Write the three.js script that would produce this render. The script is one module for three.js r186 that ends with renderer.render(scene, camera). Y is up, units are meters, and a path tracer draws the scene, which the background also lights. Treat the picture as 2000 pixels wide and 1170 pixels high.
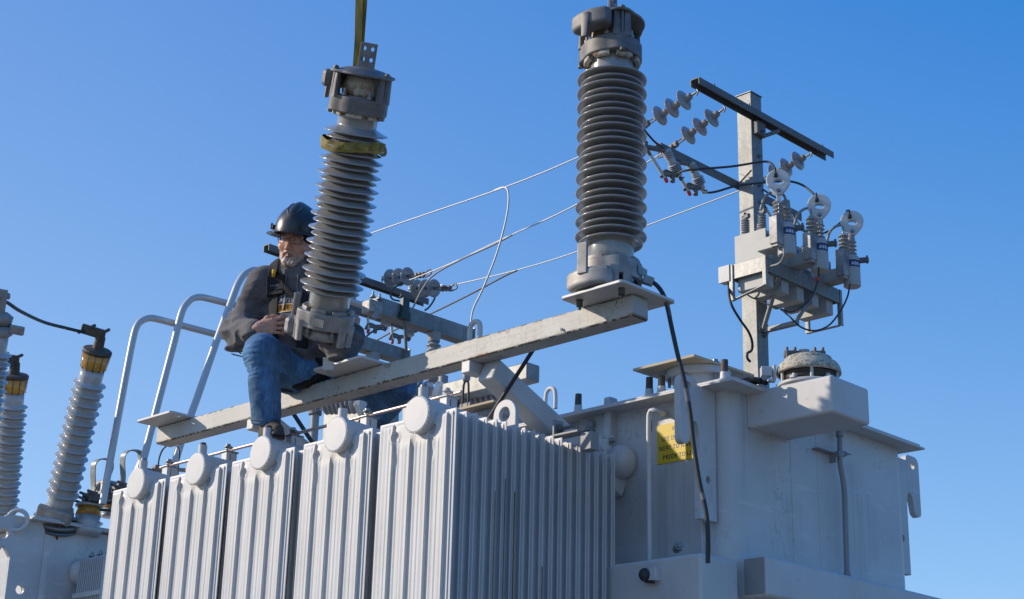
import * as THREE from 'three';
import { RoundedBoxGeometry } from 'three/addons/geometries/RoundedBoxGeometry.js';
import { mergeGeometries, toCreasedNormals } from 'three/addons/utils/BufferGeometryUtils.js';

// ---------- camera, sky, sun, exposure ----------
const scene = new THREE.Scene();
const camera = new THREE.PerspectiveCamera(21.103, 2000 / 1170, 0.05, 3000);
const rad = THREE.MathUtils.degToRad, clamp = THREE.MathUtils.clamp, sstep = THREE.MathUtils.smoothstep;
camera.rotation.set(rad(19.266), rad(44.612), rad(1.461), 'YXZ');
camera.position.set(0, 1.6, 0);
camera.updateMatrixWorld(true);
scene.add(camera);
const renderer = new THREE.WebGLRenderer({ antialias: true });
renderer.setSize(1024, 599);
renderer.toneMapping = THREE.LinearToneMapping;
renderer.toneMappingExposure = 1.2;
renderer.shadowMap.enabled = true;

const SUN = new THREE.Vector3(-0.705, 0.415, 0.56).normalize();
const sun = new THREE.DirectionalLight(new THREE.Color(1, 0.86, 0.7), 3.6);
sun.position.copy(SUN).multiplyScalar(60).add(new THREE.Vector3(-9, 4, -11));
sun.target.position.set(-9, 4, -11);
sun.castShadow = true;
sun.shadow.mapSize.set(4096, 4096);
Object.assign(sun.shadow.camera, { left: -25, right: 25, top: 18, bottom: -18, near: 1, far: 140 });
scene.add(sun, sun.target);

{ // clear autumn sky, brighter towards the sun and the horizon
  const w = 512, h = 256, data = new Float32Array(w * h * 4), d = new THREE.Vector3();
  for (let j = 0; j < h; j++) for (let i = 0; i < w; i++) {
    const phi = (i / w - 0.5) * 2 * Math.PI, el = (j / h - 0.5) * Math.PI;
    d.set(Math.cos(el) * Math.cos(phi), Math.sin(el), Math.cos(el) * Math.sin(phi));
    const e = Math.max(0, d.y), c = clamp(d.dot(SUN), -1, 1), m = Math.exp(-3.4 * Math.min(e, 0.52));
    const q = Math.pow((1 + c) / 2, 2), mie = 0.35 * Math.pow(Math.max(0, c), 50);
    let r = Math.max(0.022 + 0.06 * q, -0.134 + 0.551 * m + 0.245 * q) + mie, g = 0.011 + 0.682 * m + 0.218 * q + mie, b = 0.422 + 0.518 * m + 0.177 * q + mie * 0.85;
    if (d.y < 0) { const k = sstep(-d.y, 0, 0.08); r += (0.1 - r) * k; g += (0.1 - g) * k; b += (0.1 - b) * k; }
    const o = (j * w + i) * 4;
    data[o] = r; data[o + 1] = g; data[o + 2] = b; data[o + 3] = 1;
  }
  const t = new THREE.DataTexture(data, w, h, THREE.RGBAFormat, THREE.FloatType);
  t.mapping = THREE.EquirectangularReflectionMapping; t.magFilter = t.minFilter = THREE.LinearFilter; t.needsUpdate = true;
  scene.background = t; scene.environment = t;
}

// ---------- helpers ----------
let seed = 7;
const rnd = () => { seed = (seed * 1664525 + 1013904223) % 4294967296; return seed / 4294967296; };
const V = (x, y, z) => new THREE.Vector3(x, y, z);
const FPX = 3140.6, EYE = camera.position.clone();
const ray = (x, y) => V((x - 1000) / FPX, (585 - y) / FPX, -1).applyQuaternion(camera.quaternion);
const at = (x, y, d) => ray(x, y).multiplyScalar(d).add(EYE);
const onX = (x, y, v) => { const r = ray(x, y); return r.multiplyScalar((v - EYE.x) / r.x).add(EYE); };
const onY = (x, y, v) => { const r = ray(x, y); return r.multiplyScalar((v - EYE.y) / r.y).add(EYE); };
const onZ = (x, y, v) => { const r = ray(x, y); return r.multiplyScalar((v - EYE.z) / r.z).add(EYE); };
const hash = (i, j, s) => { let n = (i * 374761393 + j * 668265263 + s * 974634777) | 0; n = Math.imul(n ^ (n >>> 13), 1274126177); return ((n ^ (n >>> 16)) >>> 0) / 4294967296; };
function tnoise(x, y, p, s, q = p) {            // value noise that tiles with period p (x) and q (y)
  const i = Math.floor(x), j = Math.floor(y), fx = x - i, fy = y - j, u = fx * fx * (3 - 2 * fx), v = fy * fy * (3 - 2 * fy);
  const m = (k, n) => ((k % n) + n) % n, h = (a, b) => hash(m(a, p), m(b, q), s);
  return (h(i, j) * (1 - u) + h(i + 1, j) * u) * (1 - v) + (h(i, j + 1) * (1 - u) + h(i + 1, j + 1) * u) * v;
}
function fbm2(x, y, p, q, s, n = 4) { let t = 0, a = 0.5, k = 0; for (let o = 0; o < n; o++) { t += a * tnoise(x * p, y * q, p, s + o, q); k += a; a /= 2; p *= 2; q *= 2; } return t / k; }
function fbm(x, y, p, s, n = 4) { let t = 0, a = 0.5, k = 0; for (let o = 0; o < n; o++) { t += a * tnoise(x * p, y * p, p, s + o); k += a; a /= 2; p *= 2; } return t / k; }
function hash3(i, j, k) { return hash(i + k * 57, j - k * 131, 11); }
function noise3(x, y, z) {
  const i = Math.floor(x), j = Math.floor(y), k = Math.floor(z), f = (t) => t * t * (3 - 2 * t), u = f(x - i), v = f(y - j), w = f(z - k);
  const l = (a, b, t) => a + (b - a) * t;
  return l(l(l(hash3(i, j, k), hash3(i + 1, j, k), u), l(hash3(i, j + 1, k), hash3(i + 1, j + 1, k), u), v), l(l(hash3(i, j, k + 1), hash3(i + 1, j, k + 1), u), l(hash3(i, j + 1, k + 1), hash3(i + 1, j + 1, k + 1), u), v), w) * 2 - 1;
}
function tex(w, h, fn, srgb = true) {            // fn(u, v) -> [r, g, b] in 0..1
  const d = new Uint8Array(w * h * 4);
  for (let j = 0; j < h; j++) for (let i = 0; i < w; i++) {
    const c = fn(i / w, j / h), o = (j * w + i) * 4;
    for (let k = 0; k < 3; k++) d[o + k] = clamp(Math.round((c[k] ?? c[0]) * 255), 0, 255);
    d[o + 3] = 255;
  }
  const t = new THREE.DataTexture(d, w, h);
  t.wrapS = t.wrapT = THREE.RepeatWrapping; t.magFilter = THREE.LinearFilter; t.minFilter = THREE.LinearMipmapLinearFilter; t.generateMipmaps = true;
  if (srgb) t.colorSpace = THREE.SRGBColorSpace;
  t.needsUpdate = true; return t;
}
const lin = (r, g, b) => new THREE.Color().setRGB(r, g ?? r, b ?? r);
function mat(color, o = {}) { return new THREE.MeshPhysicalMaterial({ color: Array.isArray(color) ? lin(...color) : color, roughness: 0.5, metalness: 0, side: THREE.DoubleSide, ...o }); }

// ---------- materials ----------
const T = {};
T.paint = tex(512, 512, (u, v) => {
  const n = fbm(u, v, 5, 1, 5), f = hash(u * 512 | 0, v * 512 | 0, 3), st = tnoise(u * 90, v * 4, 90, 9, 4);
  let k = 0.9 + 0.1 * n + 0.03 * (f - 0.5) - 0.05 * Math.max(0, st - 0.62);
  const sp = tnoise(u * 64, v * 64, 64, 21); if (sp > 0.93) k -= 0.12 * (sp - 0.93) / 0.07;
  return [k, k, k * (0.985 + 0.015 * n)];
});
T.tank = tex(1024, 1024, (u, v) => { // painted wall: scuffs, rain streaks, small chips with rust
  const n = fbm(u, v, 6, 161, 5), f = hash(u * 1024 | 0, v * 1024 | 0, 163), st = fbm2(u, v, 70, 3, 165, 3), run = sstep(st, 0.56, 0.75);
  let c = [0.95, 0.95, 0.945].map((x) => x - 0.13 * (n - 0.3) + 0.025 * (f - 0.5)); const mix = (t, k) => { c = c.map((x, i) => x + (t[i] - x) * clamp(k, 0, 1)); };
  mix([0.82, 0.815, 0.8], run * 0.45 * sstep(n, 0.45, 0.6)); mix([1, 1, 1], sstep(fbm2(u, v, 8, 40, 167, 3), 0.64, 0.74) * 0.5);
  const sp = tnoise(u * 150, v * 150, 150, 169), cl = tnoise(u * 9, v * 9, 9, 171); mix([0.36, 0.3, 0.26], sstep(sp, 0.955, 0.985) * sstep(cl, 0.72, 0.85) * 0.9); mix([0.8, 0.79, 0.77], sstep(fbm2(u, v, 90, 60, 173, 3), 0.6, 0.72) * sstep(cl, 0.55, 0.8) * 0.5);
  return c;
}); T.tank.repeat.set(0.6, 0.6);
T.peel = tex(256, 256, (u, v) => [0.5 * fbm(u, v, 24, 5, 3) + 0.5 * fbm(u, v, 6, 8, 2)], false);
T.cast = tex(256, 256, (u, v) => { const n = fbm(u, v, 6, 31, 5), m = fbm(u, v, 30, 33, 3); const k = 0.62 + 0.42 * n + 0.2 * (m - 0.5); return [k, k * 0.99, k * 0.97]; });
T.lichen = tex(512, 512, (u, v) => {
  const n = fbm(u, v, 6, 41, 5), m = fbm(u, v, 26, 44, 4), r = fbm(u, v, 4, 47, 3);
  let c = [0.83 + 0.1 * n, 0.81 + 0.1 * n, 0.75 + 0.1 * n];
  const d = sstep(fbm(u, v, 130, 45, 2) + 0.7 * (n - 0.5), 0.6, 0.72); c = c.map((x, i) => x + ([0.44, 0.42, 0.36][i] - x) * 0.55 * d);
  const ru = sstep(r, 0.64, 0.74) * sstep(m, 0.4, 0.55); return c.map((x, i) => x + ([0.5, 0.3, 0.13][i] - x) * 0.8 * ru);
});
T.galv = tex(512, 512, (u, v) => { const n = fbm(u, v, 4, 51, 4), m = fbm(u, v, 40, 53, 2), s = tnoise(u * 60, v * 3, 60, 55, 3); const k = 0.74 + 0.2 * n + 0.14 * (m - 0.5) + 0.07 * (s - 0.5); return [k * 0.99, k, k * 0.985]; });
T.denim = tex(512, 512, (u, v) => {
  const w = hash(u * 512 | 0, v * 512 | 0, 60) - 0.5, n = fbm(u, v, 7, 61, 4), s = tnoise(u * 200, v * 24, 200, 63, 24), wear = sstep(fbm(u, v, 14, 67, 4), 0.5, 0.7), k = 0.7 + 0.14 * w + 0.4 * (n - 0.4) + 0.16 * (s - 0.5) + 0.12 * wear;
  return [k * 0.86, k * 0.95, k];
});
T.knit = tex(256, 256, (u, v) => { const n = fbm(u, v, 8, 71, 4), m = hash(u * 256 | 0, v * 256 | 0, 73), k = 0.74 + 0.3 * (n - 0.3) + 0.16 * (m - 0.5); return [k, k * 0.99, k * 0.98]; });
T.porc = tex(256, 256, (u, v) => { const n = fbm(u, v, 5, 81, 4), m = tnoise(u * 64, v * 64, 64, 83); let k = 0.9 + 0.12 * (n - 0.3); if (m > 0.955) k -= 0.22; const d = sstep(n, 0.58, 0.75) * 0.12; return [k - d * 0.5, k - d * 0.6, k - d]; });
T.ply = tex(256, 256, (u, v) => { const g = tnoise(u * 3 + 0.4 * Math.sin(v * 12), v * 40, 3, 91, 40), n = fbm(u, v, 5, 93, 3), k = 0.8 + 0.15 * g + 0.15 * (n - 0.5); return [k, k * 0.95, k * 0.85]; });
T.strap = tex(128, 128, (u, v) => { const w = Math.abs(Math.sin(u * Math.PI * 16)), n = fbm(u, v, 6, 97, 4), k = 0.62 + 0.16 * w + 0.5 * (n - 0.45); return [k, k * 0.97, k * 0.9]; });
T.gravel = tex(512, 512, (u, v) => { const n = fbm(u, v, 60, 101, 3), m = fbm(u, v, 6, 103, 3), k = 0.5 + 0.5 * n + 0.2 * (m - 0.5); return [k, k * 0.98, k * 0.94]; });
T.beam = tex(2048, 128, (u, v) => { // u along 3.7 m of beam, v up its side face; grime sits along the upper edge, rust along the lower seam
  const n = fbm2(u, v, 30, 1, 111, 4), g = fbm2(u, v, 150, 4, 113, 4), s = tnoise(u * 260, v, 260, 117, 1), f = hash(u * 2048 | 0, v * 128 | 0, 5);
  let c = [0.93, 0.925, 0.905].map((x) => x - 0.1 * (n - 0.35) - 0.04 * Math.max(0, s - 0.55) + 0.02 * (f - 0.5));
  const mix = (t, k) => { c = c.map((x, i) => x + (t[i] - x) * clamp(k, 0, 1)); };
  const reach = 0.9 - 0.55 * sstep(tnoise(u * 110, 0.5, 110, 119), 0.5, 0.95) * (0.3 + 0.7 * tnoise(u * 14, 0.5, 14, 121));
  mix([0.6, 0.565, 0.48], sstep(v, reach, reach + 0.12) * sstep(g, 0.4, 0.62) * 0.5);
  mix([0.42, 0.4, 0.26], sstep(v, 0.84, 0.98) * sstep(g, 0.52, 0.64) * sstep(tnoise(u * 9, 0.3, 9, 131), 0.45, 0.7));
  mix([0.66, 0.62, 0.54], sstep(fbm2(u, v, 320, 8, 135, 3), 0.5, 0.68) * sstep(tnoise(u * 16, v * 2, 16, 133, 2), 0.5, 0.8) * 0.25);
  mix([0.45, 0.42, 0.36], sstep(tnoise(u * 420, v * 11, 420, 149, 11), 0.86, 0.95) * sstep(tnoise(u * 11, 0.7, 11, 151), 0.5, 0.8) * 0.7);
  const e = 0.06 + 0.05 * tnoise(u * 60, 0.2, 60, 141); mix([0.3, 0.24, 0.17], (1 - sstep(v, e * 0.5, e)) * sstep(fbm2(u, 0.3, 200, 1, 143, 3), 0.36, 0.56) * 0.8);
  mix([0.55, 0.36, 0.19], sstep(g, 0.5, 0.64) * (1 - sstep(v, 0.05, 0.2)) * sstep(tnoise(u * 20, 0.1, 20, 145), 0.4, 0.7) * 0.8);
  return c;
});
const M = {
  paint: mat([0.59, 0.592, 0.585], { map: T.paint, roughness: 0.46, bumpMap: T.peel, bumpScale: 0.0008 }),
  rad: mat([0.6, 0.6, 0.595], { map: T.paint, roughness: 0.5, bumpMap: T.peel, bumpScale: 0.0006 }),
  tank: mat([0.6, 0.605, 0.605], { map: T.tank, roughness: 0.4, bumpMap: T.peel, bumpScale: 0.0008 }),
  beam: mat([0.52, 0.52, 0.5], { map: T.beam, roughness: 0.55, bumpMap: T.peel, bumpScale: 0.0006 }),
  porc: mat([0.33, 0.33, 0.325], { map: T.porc, roughness: 0.26, clearcoat: 0.9, clearcoatRoughness: 0.07 }),
  porcLight: mat([0.5, 0.52, 0.53], { map: T.porc, roughness: 0.25, clearcoat: 0.4 }),
  disc: mat([0.34, 0.35, 0.36], { map: T.porc, roughness: 0.22, clearcoat: 0.5 }),
  cast: mat([0.46, 0.455, 0.45], { map: T.cast, roughness: 0.58, metalness: 0.35, bumpMap: T.peel, bumpScale: 0.0015 }),
  castDark: mat([0.235, 0.235, 0.24], { map: T.cast, roughness: 0.6, metalness: 0.3, bumpMap: T.peel, bumpScale: 0.0015 }),
  galv: mat([0.33, 0.335, 0.335], { map: T.galv, roughness: 0.5, metalness: 0.35 }),
  steel: mat([0.38, 0.385, 0.39], { map: T.galv, roughness: 0.42, metalness: 0.7 }),
  alu: mat([0.42, 0.42, 0.415], { map: T.galv, roughness: 0.42, metalness: 0.25 }),
  grey: mat([0.3, 0.3, 0.305], { map: T.paint, roughness: 0.5 }),
  arm: mat([0.2, 0.2, 0.2], { map: T.galv, roughness: 0.6, metalness: 0.2 }),
  bus: mat([0.52, 0.52, 0.515], { roughness: 0.42, metalness: 0.25 }),
  dark: mat([0.03, 0.031, 0.033], { roughness: 0.55 }),
  cable: mat([0.028, 0.032, 0.034], { roughness: 0.6 }),
  green: mat([0.02, 0.05, 0.042], { roughness: 0.5 }),
  wire: mat([0.46, 0.46, 0.45], { roughness: 0.5, metalness: 0.5 }),
  copper: mat([0.62, 0.45, 0.39], { roughness: 0.4, metalness: 0.6 }),
  rust: mat([0.2, 0.1, 0.045], { roughness: 0.85, map: T.cast }),
  lichen: mat([0.62, 0.605, 0.565], { map: T.lichen, roughness: 0.8, bumpMap: T.cast, bumpScale: 0.003 }),
  brown: mat([0.13, 0.115, 0.1], { map: T.cast, roughness: 0.7, metalness: 0.2 }),
  amber: mat([0.75, 0.4, 0.05], { roughness: 0.12, transmission: 0.45, thickness: 0, clearcoat: 0.6 }),
  white: mat([0.64, 0.64, 0.63], { map: T.paint, roughness: 0.45 }),
  box: mat([0.42, 0.435, 0.42], { map: T.paint, roughness: 0.45 }),
  ply: mat([0.62, 0.58, 0.5], { map: T.ply, roughness: 0.75 }),
  strap: mat([0.46, 0.38, 0.1], { map: T.strap, roughness: 0.8 }),
  denim: mat([0.14, 0.28, 0.47], { map: T.denim, roughness: 0.9, bumpMap: T.denim, bumpScale: 0.001 }),
  thread: mat([0.2, 0.28, 0.38], { map: T.denim, roughness: 0.9 }),
  hoodie: mat([0.2, 0.2, 0.212], { map: T.knit, roughness: 0.95, sheen: 0.3, sheenRoughness: 0.8 }),
  harness: mat([0.018, 0.019, 0.024], { map: T.knit, roughness: 0.85 }),
  skin: new THREE.MeshPhysicalMaterial({ vertexColors: true, roughness: 0.52, side: THREE.DoubleSide }),
  hat: mat([0.022, 0.022, 0.023], { roughness: 0.34, clearcoat: 0.25, clearcoatRoughness: 0.3 }),
  yellow: mat([0.72, 0.42, 0.03], { roughness: 0.5 }),
  red: mat([0.5, 0.05, 0.04], { roughness: 0.5 }),
  tan: mat([0.33, 0.27, 0.19], { roughness: 0.85, map: T.knit }),
  boot: mat([0.11, 0.09, 0.07], { roughness: 0.8, map: T.knit }),
  gravel: mat([0.4, 0.375, 0.335], { map: T.gravel, roughness: 0.95 }),
};

// ---------- geometry ----------
const flat = (g) => { const o = g.index ? g.toNonIndexed() : g; for (const k of Object.keys(o.attributes)) if (!['position', 'normal', 'uv', 'color'].includes(k)) o.deleteAttribute(k); o.morphAttributes = {}; return o; };
function boxUV(g, keepUv, s = 1) {               // uv in metres, from the face's main direction
  if (keepUv && g.attributes.uv) return g;
  const p = g.attributes.position, n = p.count, uv = new Float32Array(n * 2), a = V(), b = V(), c = V();
  for (let i = 0; i < n; i += 3) {
    a.fromBufferAttribute(p, i); b.fromBufferAttribute(p, i + 1); c.fromBufferAttribute(p, i + 2);
    const m = b.clone().sub(a).cross(c.clone().sub(a)), X = Math.abs(m.x), Y = Math.abs(m.y), Z = Math.abs(m.z);
    [a, b, c].forEach((q, k) => { const t = (i + k) * 2; if (X >= Y && X >= Z) { uv[t] = q.z * s; uv[t + 1] = q.y * s; } else if (Y >= Z) { uv[t] = q.x * s; uv[t + 1] = q.z * s; } else { uv[t] = q.x * s; uv[t + 1] = q.y * s; } });
  }
  g.setAttribute('uv', new THREE.BufferAttribute(uv, 2)); return g;
}
function box(w, h, d, x = 0, y = 0, z = 0, r = 0.004) { return new RoundedBoxGeometry(w, h, d, 2, Math.min(r, w * 0.49, h * 0.49, d * 0.49)).translate(x, y, z); }
function span(x0, x1, y0, y1, z0, z1, r) { return box(Math.abs(x1 - x0), Math.abs(y1 - y0), Math.abs(z1 - z0), (x0 + x1) / 2, (y0 + y1) / 2, (z0 + z1) / 2, r); }
const UPV = V(0, 1, 0);
function aim(g, a, dir, roll = 0) { const q = new THREE.Quaternion().setFromUnitVectors(UPV, dir.clone().normalize()); if (roll) g.rotateY(roll); return g.applyQuaternion(q).translate(a.x, a.y, a.z); }
function cyl(a, b, r1, r2 = r1, seg = 20, open = false) { const d = b.clone().sub(a), l = d.length(); return aim(new THREE.CylinderGeometry(r2, r1, l, seg, 1, open).translate(0, l / 2, 0), a, d); }
function bar(a, b, w, h, r = 0.004, up = UPV) {  // rectangular bar from a to b, h measured along up
  const z = b.clone().sub(a), l = z.length(); z.normalize(); const x = up.clone().cross(z).normalize(), y = z.clone().cross(x);
  const g = box(w, h, l, 0, 0, 0, r); g.applyMatrix4(new THREE.Matrix4().makeBasis(x, y, z)); const m = a.clone().add(b).multiplyScalar(0.5); return g.translate(m.x, m.y, m.z);
}
function tube(pts, r, seg = 10, n, tension = 0.5) { return new THREE.TubeGeometry(new THREE.CatmullRomCurve3(pts, false, 'catmullrom', tension), n ?? pts.length * 8, r, seg, false); }
function lathe(pr, seg = 40) { return new THREE.LatheGeometry(pr.map(([r, y]) => new THREE.Vector2(r, y)), seg); }
function ext(shape, depth, bevel = 0.002, cs = 10) { return new THREE.ExtrudeGeometry(shape, { depth: depth - 2 * bevel, bevelEnabled: bevel > 0, bevelThickness: bevel, bevelSize: bevel, bevelOffset: -bevel, bevelSegments: 2, curveSegments: cs }).translate(0, 0, bevel); }
function poly(pts, holes = []) { const s = new THREE.Shape(pts.map(([x, y]) => new THREE.Vector2(x, y))); for (const [x, y, r] of holes) { const h = new THREE.Path(); h.absarc(x, y, r, 0, 2 * Math.PI, true); s.holes.push(h); } return s; }
function rrect(x0, y0, x1, y1, r, holes = []) {
  const s = new THREE.Shape(); s.moveTo(x0 + r, y0); s.lineTo(x1 - r, y0); s.absarc(x1 - r, y0 + r, r, -Math.PI / 2, 0); s.lineTo(x1, y1 - r); s.absarc(x1 - r, y1 - r, r, 0, Math.PI / 2); s.lineTo(x0 + r, y1); s.absarc(x0 + r, y1 - r, r, Math.PI / 2, Math.PI); s.lineTo(x0, y0 + r); s.absarc(x0 + r, y0 + r, r, Math.PI, 1.5 * Math.PI);
  for (const [x, y, q] of holes) { const h = new THREE.Path(); h.absarc(x, y, q, 0, 2 * Math.PI, true); s.holes.push(h); }
  return s;
}
function hex(a, dir, r, h) { const d = dir.clone().normalize(); return aim(new THREE.CylinderGeometry(r * 0.96, r, h, 6).translate(0, h / 2, 0), a, d, 0.4); }
function bolt(a, dir, r = 0.012, stud = 0) { const d = dir.clone().normalize(), g = [cyl(a, a.clone().addScaledVector(d, r * 0.3), r * 1.5, r * 1.5, 16), hex(a.clone().addScaledVector(d, r * 0.25), d, r, r * 0.9)]; if (stud) g.push(cyl(a, a.clone().addScaledVector(d, stud), r * 0.5, r * 0.5, 10)); return g; }

// ---------- things ----------
const used = {};
const numbered = (n) => { const k = used[n] = (used[n] ?? -1) + 1; return k ? `${n}_${String(k).padStart(3, '0')}` : n; };
function thing(name, label, category, o = V(0, 0, 0), group) {
  const g = new THREE.Group(); g.name = numbered(name); g.position.copy(o); g.userData = { label, category }; if (group) g.userData.group = group;
  g.own = o.clone(); scene.add(g); return g;
}
function meshOf(geos, m, o, keepUv) {
  geos = (Array.isArray(geos) ? geos.flat(3) : [geos]).map((g) => { const f = flat(g); if (o && o.lengthSq()) f.translate(-o.x, -o.y, -o.z); return boxUV(f, keepUv); });
  if (!geos.some((g) => g.attributes.color)) geos.forEach((g) => g.deleteAttribute('color'));
  const g = geos.length > 1 ? mergeGeometries(geos) : geos[0];
  const e = new THREE.Mesh(g, m); e.castShadow = e.receiveShadow = true; return e;
}
function part(t, name, geos, m, keepUv) {        // geometry in the thing's world place; becomes a child of t
  let top = t; while (top.parent && top.parent !== scene) top = top.parent;
  const e = meshOf(geos, m, top.own, keepUv); e.name = name; t.add(e); return e;
}
function solo(name, label, category, geos, m, group, keepUv) {  // a thing of one piece
  const e = meshOf(geos, m, null, keepUv); e.geometry.computeBoundingBox(); const b = e.geometry.boundingBox, o = V((b.min.x + b.max.x) / 2, b.min.y, (b.min.z + b.max.z) / 2);
  e.geometry.translate(-o.x, -o.y, -o.z); e.position.copy(o); e.name = numbered(name); e.userData = { label, category }; if (group) e.userData.group = group; scene.add(e); return e;
}
function copyOf(t, label, pos, quat) { const c = t.clone(); c.name = numbered(t.name.replace(/_\d+$/, '')); c.userData = { ...t.userData, label }; if (pos) c.position.copy(pos); if (quat) c.quaternion.copy(quat); scene.add(c); return c; }

{ const g = new THREE.PlaneGeometry(3000, 3000).rotateX(-Math.PI / 2); const e = meshOf(g, M.gravel, null); e.name = 'ground'; e.userData = { kind: 'structure', label: 'pale gravel ground of the switchyard' }; scene.add(e); }

// ================= the main transformer =================
{
  const t = thing('power_transformer', 'large light grey power transformer tank with flat overhanging lid beside the radiator row', 'transformer', V(-6.4, 0, -7.07));
  const xw = -4.63, z0 = -6.25, z1 = -7.89, xl = -8.35;
  part(t, 'tank_wall', ext(rrect(xl, -z0, xw, -z1, 0.1), 3.55, 0, 12).rotateX(-Math.PI / 2).scale(1, 1, 1).translate(0, 0.3, 0), M.tank);
  const lid = part(t, 'lid', [ext(poly([[xl - 0.1, 6.13], [-4.522, 6.13], [-4.522, 7.93], [xl - 0.1, 7.93]]), 0.011, 0.002).rotateX(-Math.PI / 2).translate(0, 3.849, 0), ext(poly([[xl - 0.09, 6.138], [-4.55, 6.138], [-4.53, 6.16], [-4.53, 7.89], [xl - 0.09, 7.91]]), 0.011, 0.002).rotateX(-Math.PI / 2).translate(0, 3.862, 0)], M.paint);
  // lid studs with rubber sleeves
  for (const [px, py, h] of [[1129, 801, 0.085], [1268, 770, 0.085], [1292, 766, 0.075], [1415, 738, 0.085]]) {
    const b = onZ(px, py, -6.2); b.y = 3.872; const u = V(0.02, 1, 0).normalize();
    part(t, 'stud_collar', [cyl(b, b.clone().addScaledVector(u, 0.018), 0.03, 0.026), cyl(b.clone().addScaledVector(u, 0.018), b.clone().addScaledVector(u, 0.05), 0.0235, 0.0215)], M.white);
    part(t, 'stud_sleeve', [cyl(b.clone().addScaledVector(u, 0.05), b.clone().addScaledVector(u, 0.05 + h * 0.75), 0.019, 0.018)], M.brown);
  }
  // stiffening girders round the tank
  part(t, 'stiffener', span(xl, -4.588, 2.55, 2.985, -5.95, -6.24, 0.022), M.paint);
  part(t, 'stiffener', [span(-4.735, -4.47, 2.812, 3.012, -6.3, -8.3, 0.022)], M.paint);
  part(t, 'cover_plate', [box(0.115, 0.17, 0.004, -4.54, 2.915, -6.296, 0.001)], M.grey);
  // bushing pocket that juts from the right-hand wall
  part(t, 'bushing_pocket', span(xw - 0.02, -4.132, 3.678, 3.868, -6.404, -6.738, 0.017), M.rad);
  part(t, 'weld_seam', [tube([V(xw + 0.002, 3.676, -6.41), V(xw + 0.002, 3.674, -6.57), V(xw + 0.002, 3.676, -6.735)], 0.007, 8), tube([V(xw + 0.004, 3.86, -6.402), V(xw + 0.005, 3.77, -6.401), V(xw + 0.004, 3.682, -6.403)], 0.006, 8)], M.paint);
  // vertical wall weld lines
  for (const z of [-6.76, -7.0]) part(t, 'weld_seam', tube([V(xw - 0.001, 3.845, z), V(xw - 0.0015, 3.4, z - 0.004), V(xw - 0.001, 3.0, z)], 0.0045, 6), M.tank);
  // lifting hooks
  const hook = (x, zi, s, y0) => { // outline in (outwards, y); s = +1 for the front face
    const o = (a, b) => [a, b + y0];
    const sh = new THREE.Shape(); sh.moveTo(0, y0 - 0.7); sh.lineTo(0.13, y0 - 0.7);
    sh.lineTo(0.13, y0 - 0.29); sh.quadraticCurveTo(0.14, y0 - 0.225, 0.165, y0 - 0.225); sh.quadraticCurveTo(0.185, y0 - 0.225, 0.195, y0 - 0.27); sh.lineTo(0.21, y0 - 0.33);
    sh.quadraticCurveTo(0.225, y0 - 0.352, 0.25, y0 - 0.352); sh.quadraticCurveTo(0.28, y0 - 0.35, 0.28, y0 - 0.32); sh.lineTo(0.28, y0 - 0.045); sh.quadraticCurveTo(0.275, y0, 0.23, y0); sh.lineTo(0.17, y0); sh.quadraticCurveTo(0.15, y0, 0.145, y0 - 0.02); sh.lineTo(0.142, y0 - 0.035); sh.lineTo(0, y0 - 0.035); sh.closePath();
    const h = new THREE.Path(); h.absarc(0.215, y0 - 0.055, 0.022, 0, 7, true); sh.holes.push(h);
    const h2 = new THREE.Path(); h2.absarc(0.065, y0 - 0.5, 0.018, 0, 7, true); sh.holes.push(h2);
    const g = ext(sh, 0.038, 0.003).translate(0, 0, -0.019).rotateY(s > 0 ? -Math.PI / 2 : Math.PI / 2); return g.translate(x, 0, zi);
  };
  part(t, 'lifting_hook', hook(-4.73, -6.24, 1, 3.885), M.tank);
  part(t, 'lifting_hook', hook(-4.72, -7.88, -1, 3.87), M.tank);
  part(t, 'hook_rib', [box(0.014, 0.74, 0.03, -4.795, 3.36, -6.235, 0.003)], M.tank);
  // bent hand pipe on the front wall
  const hp = (x, y) => onZ(x, y, -6.12);
  part(t, 'grab_pipe', tube([onZ(1299, 806, -6.25), onZ(1294, 807, -6.18), onZ(1283, 803, -6.13), hp(1273, 801), hp(1268, 808), hp(1267, 822), hp(1267, 860), hp(1268, 960), hp(1269, 1095)], 0.0125, 12, 60), M.white);
  // conduit and its bracket on the right-hand wall
  const cx = -4.575, cp = (x, y) => onX(x, y, cx);
  part(t, 'conduit', tube([cp(1640, 842), cp(1640.5, 880), cp(1641, 905), cp(1647, 940), cp(1650, 975), cp(1652, 1040), cp(1655, 1135), cp(1656, 1185)], 0.0145, 14, 60), M.grey);
  part(t, 'conduit_coupling', cyl(cp(1640, 838), cp(1640, 853), 0.021), M.grey); part(t, 'conduit_coupling', [cyl(cp(1655, 1128), cp(1656, 1200), 0.026), cyl(cp(1655, 1120), cp(1655, 1130), 0.019)], M.grey);
  const b0 = onX(1590, 878, xw);
  part(t, 'conduit_bracket', [box(0.045, 0.006, 0.15, b0.x + 0.022, b0.y, b0.z - 0.055, 0.001), box(0.04, 0.055, 0.006, b0.x + 0.03, b0.y - 0.025, b0.z - 0.128, 0.001), ...bolt(cp(1648, 887).add(V(0.01, 0, 0)), V(0.6, 0, -1), 0.009, 0.03), cyl(cp(1634, 887), cp(1648, 887), 0.017, 0.017)], M.grey);
  // domed radiator inlet beside the last radiator, with its hinge bracket
  const dz = onZ(1213, 902, -6.2);
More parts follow.
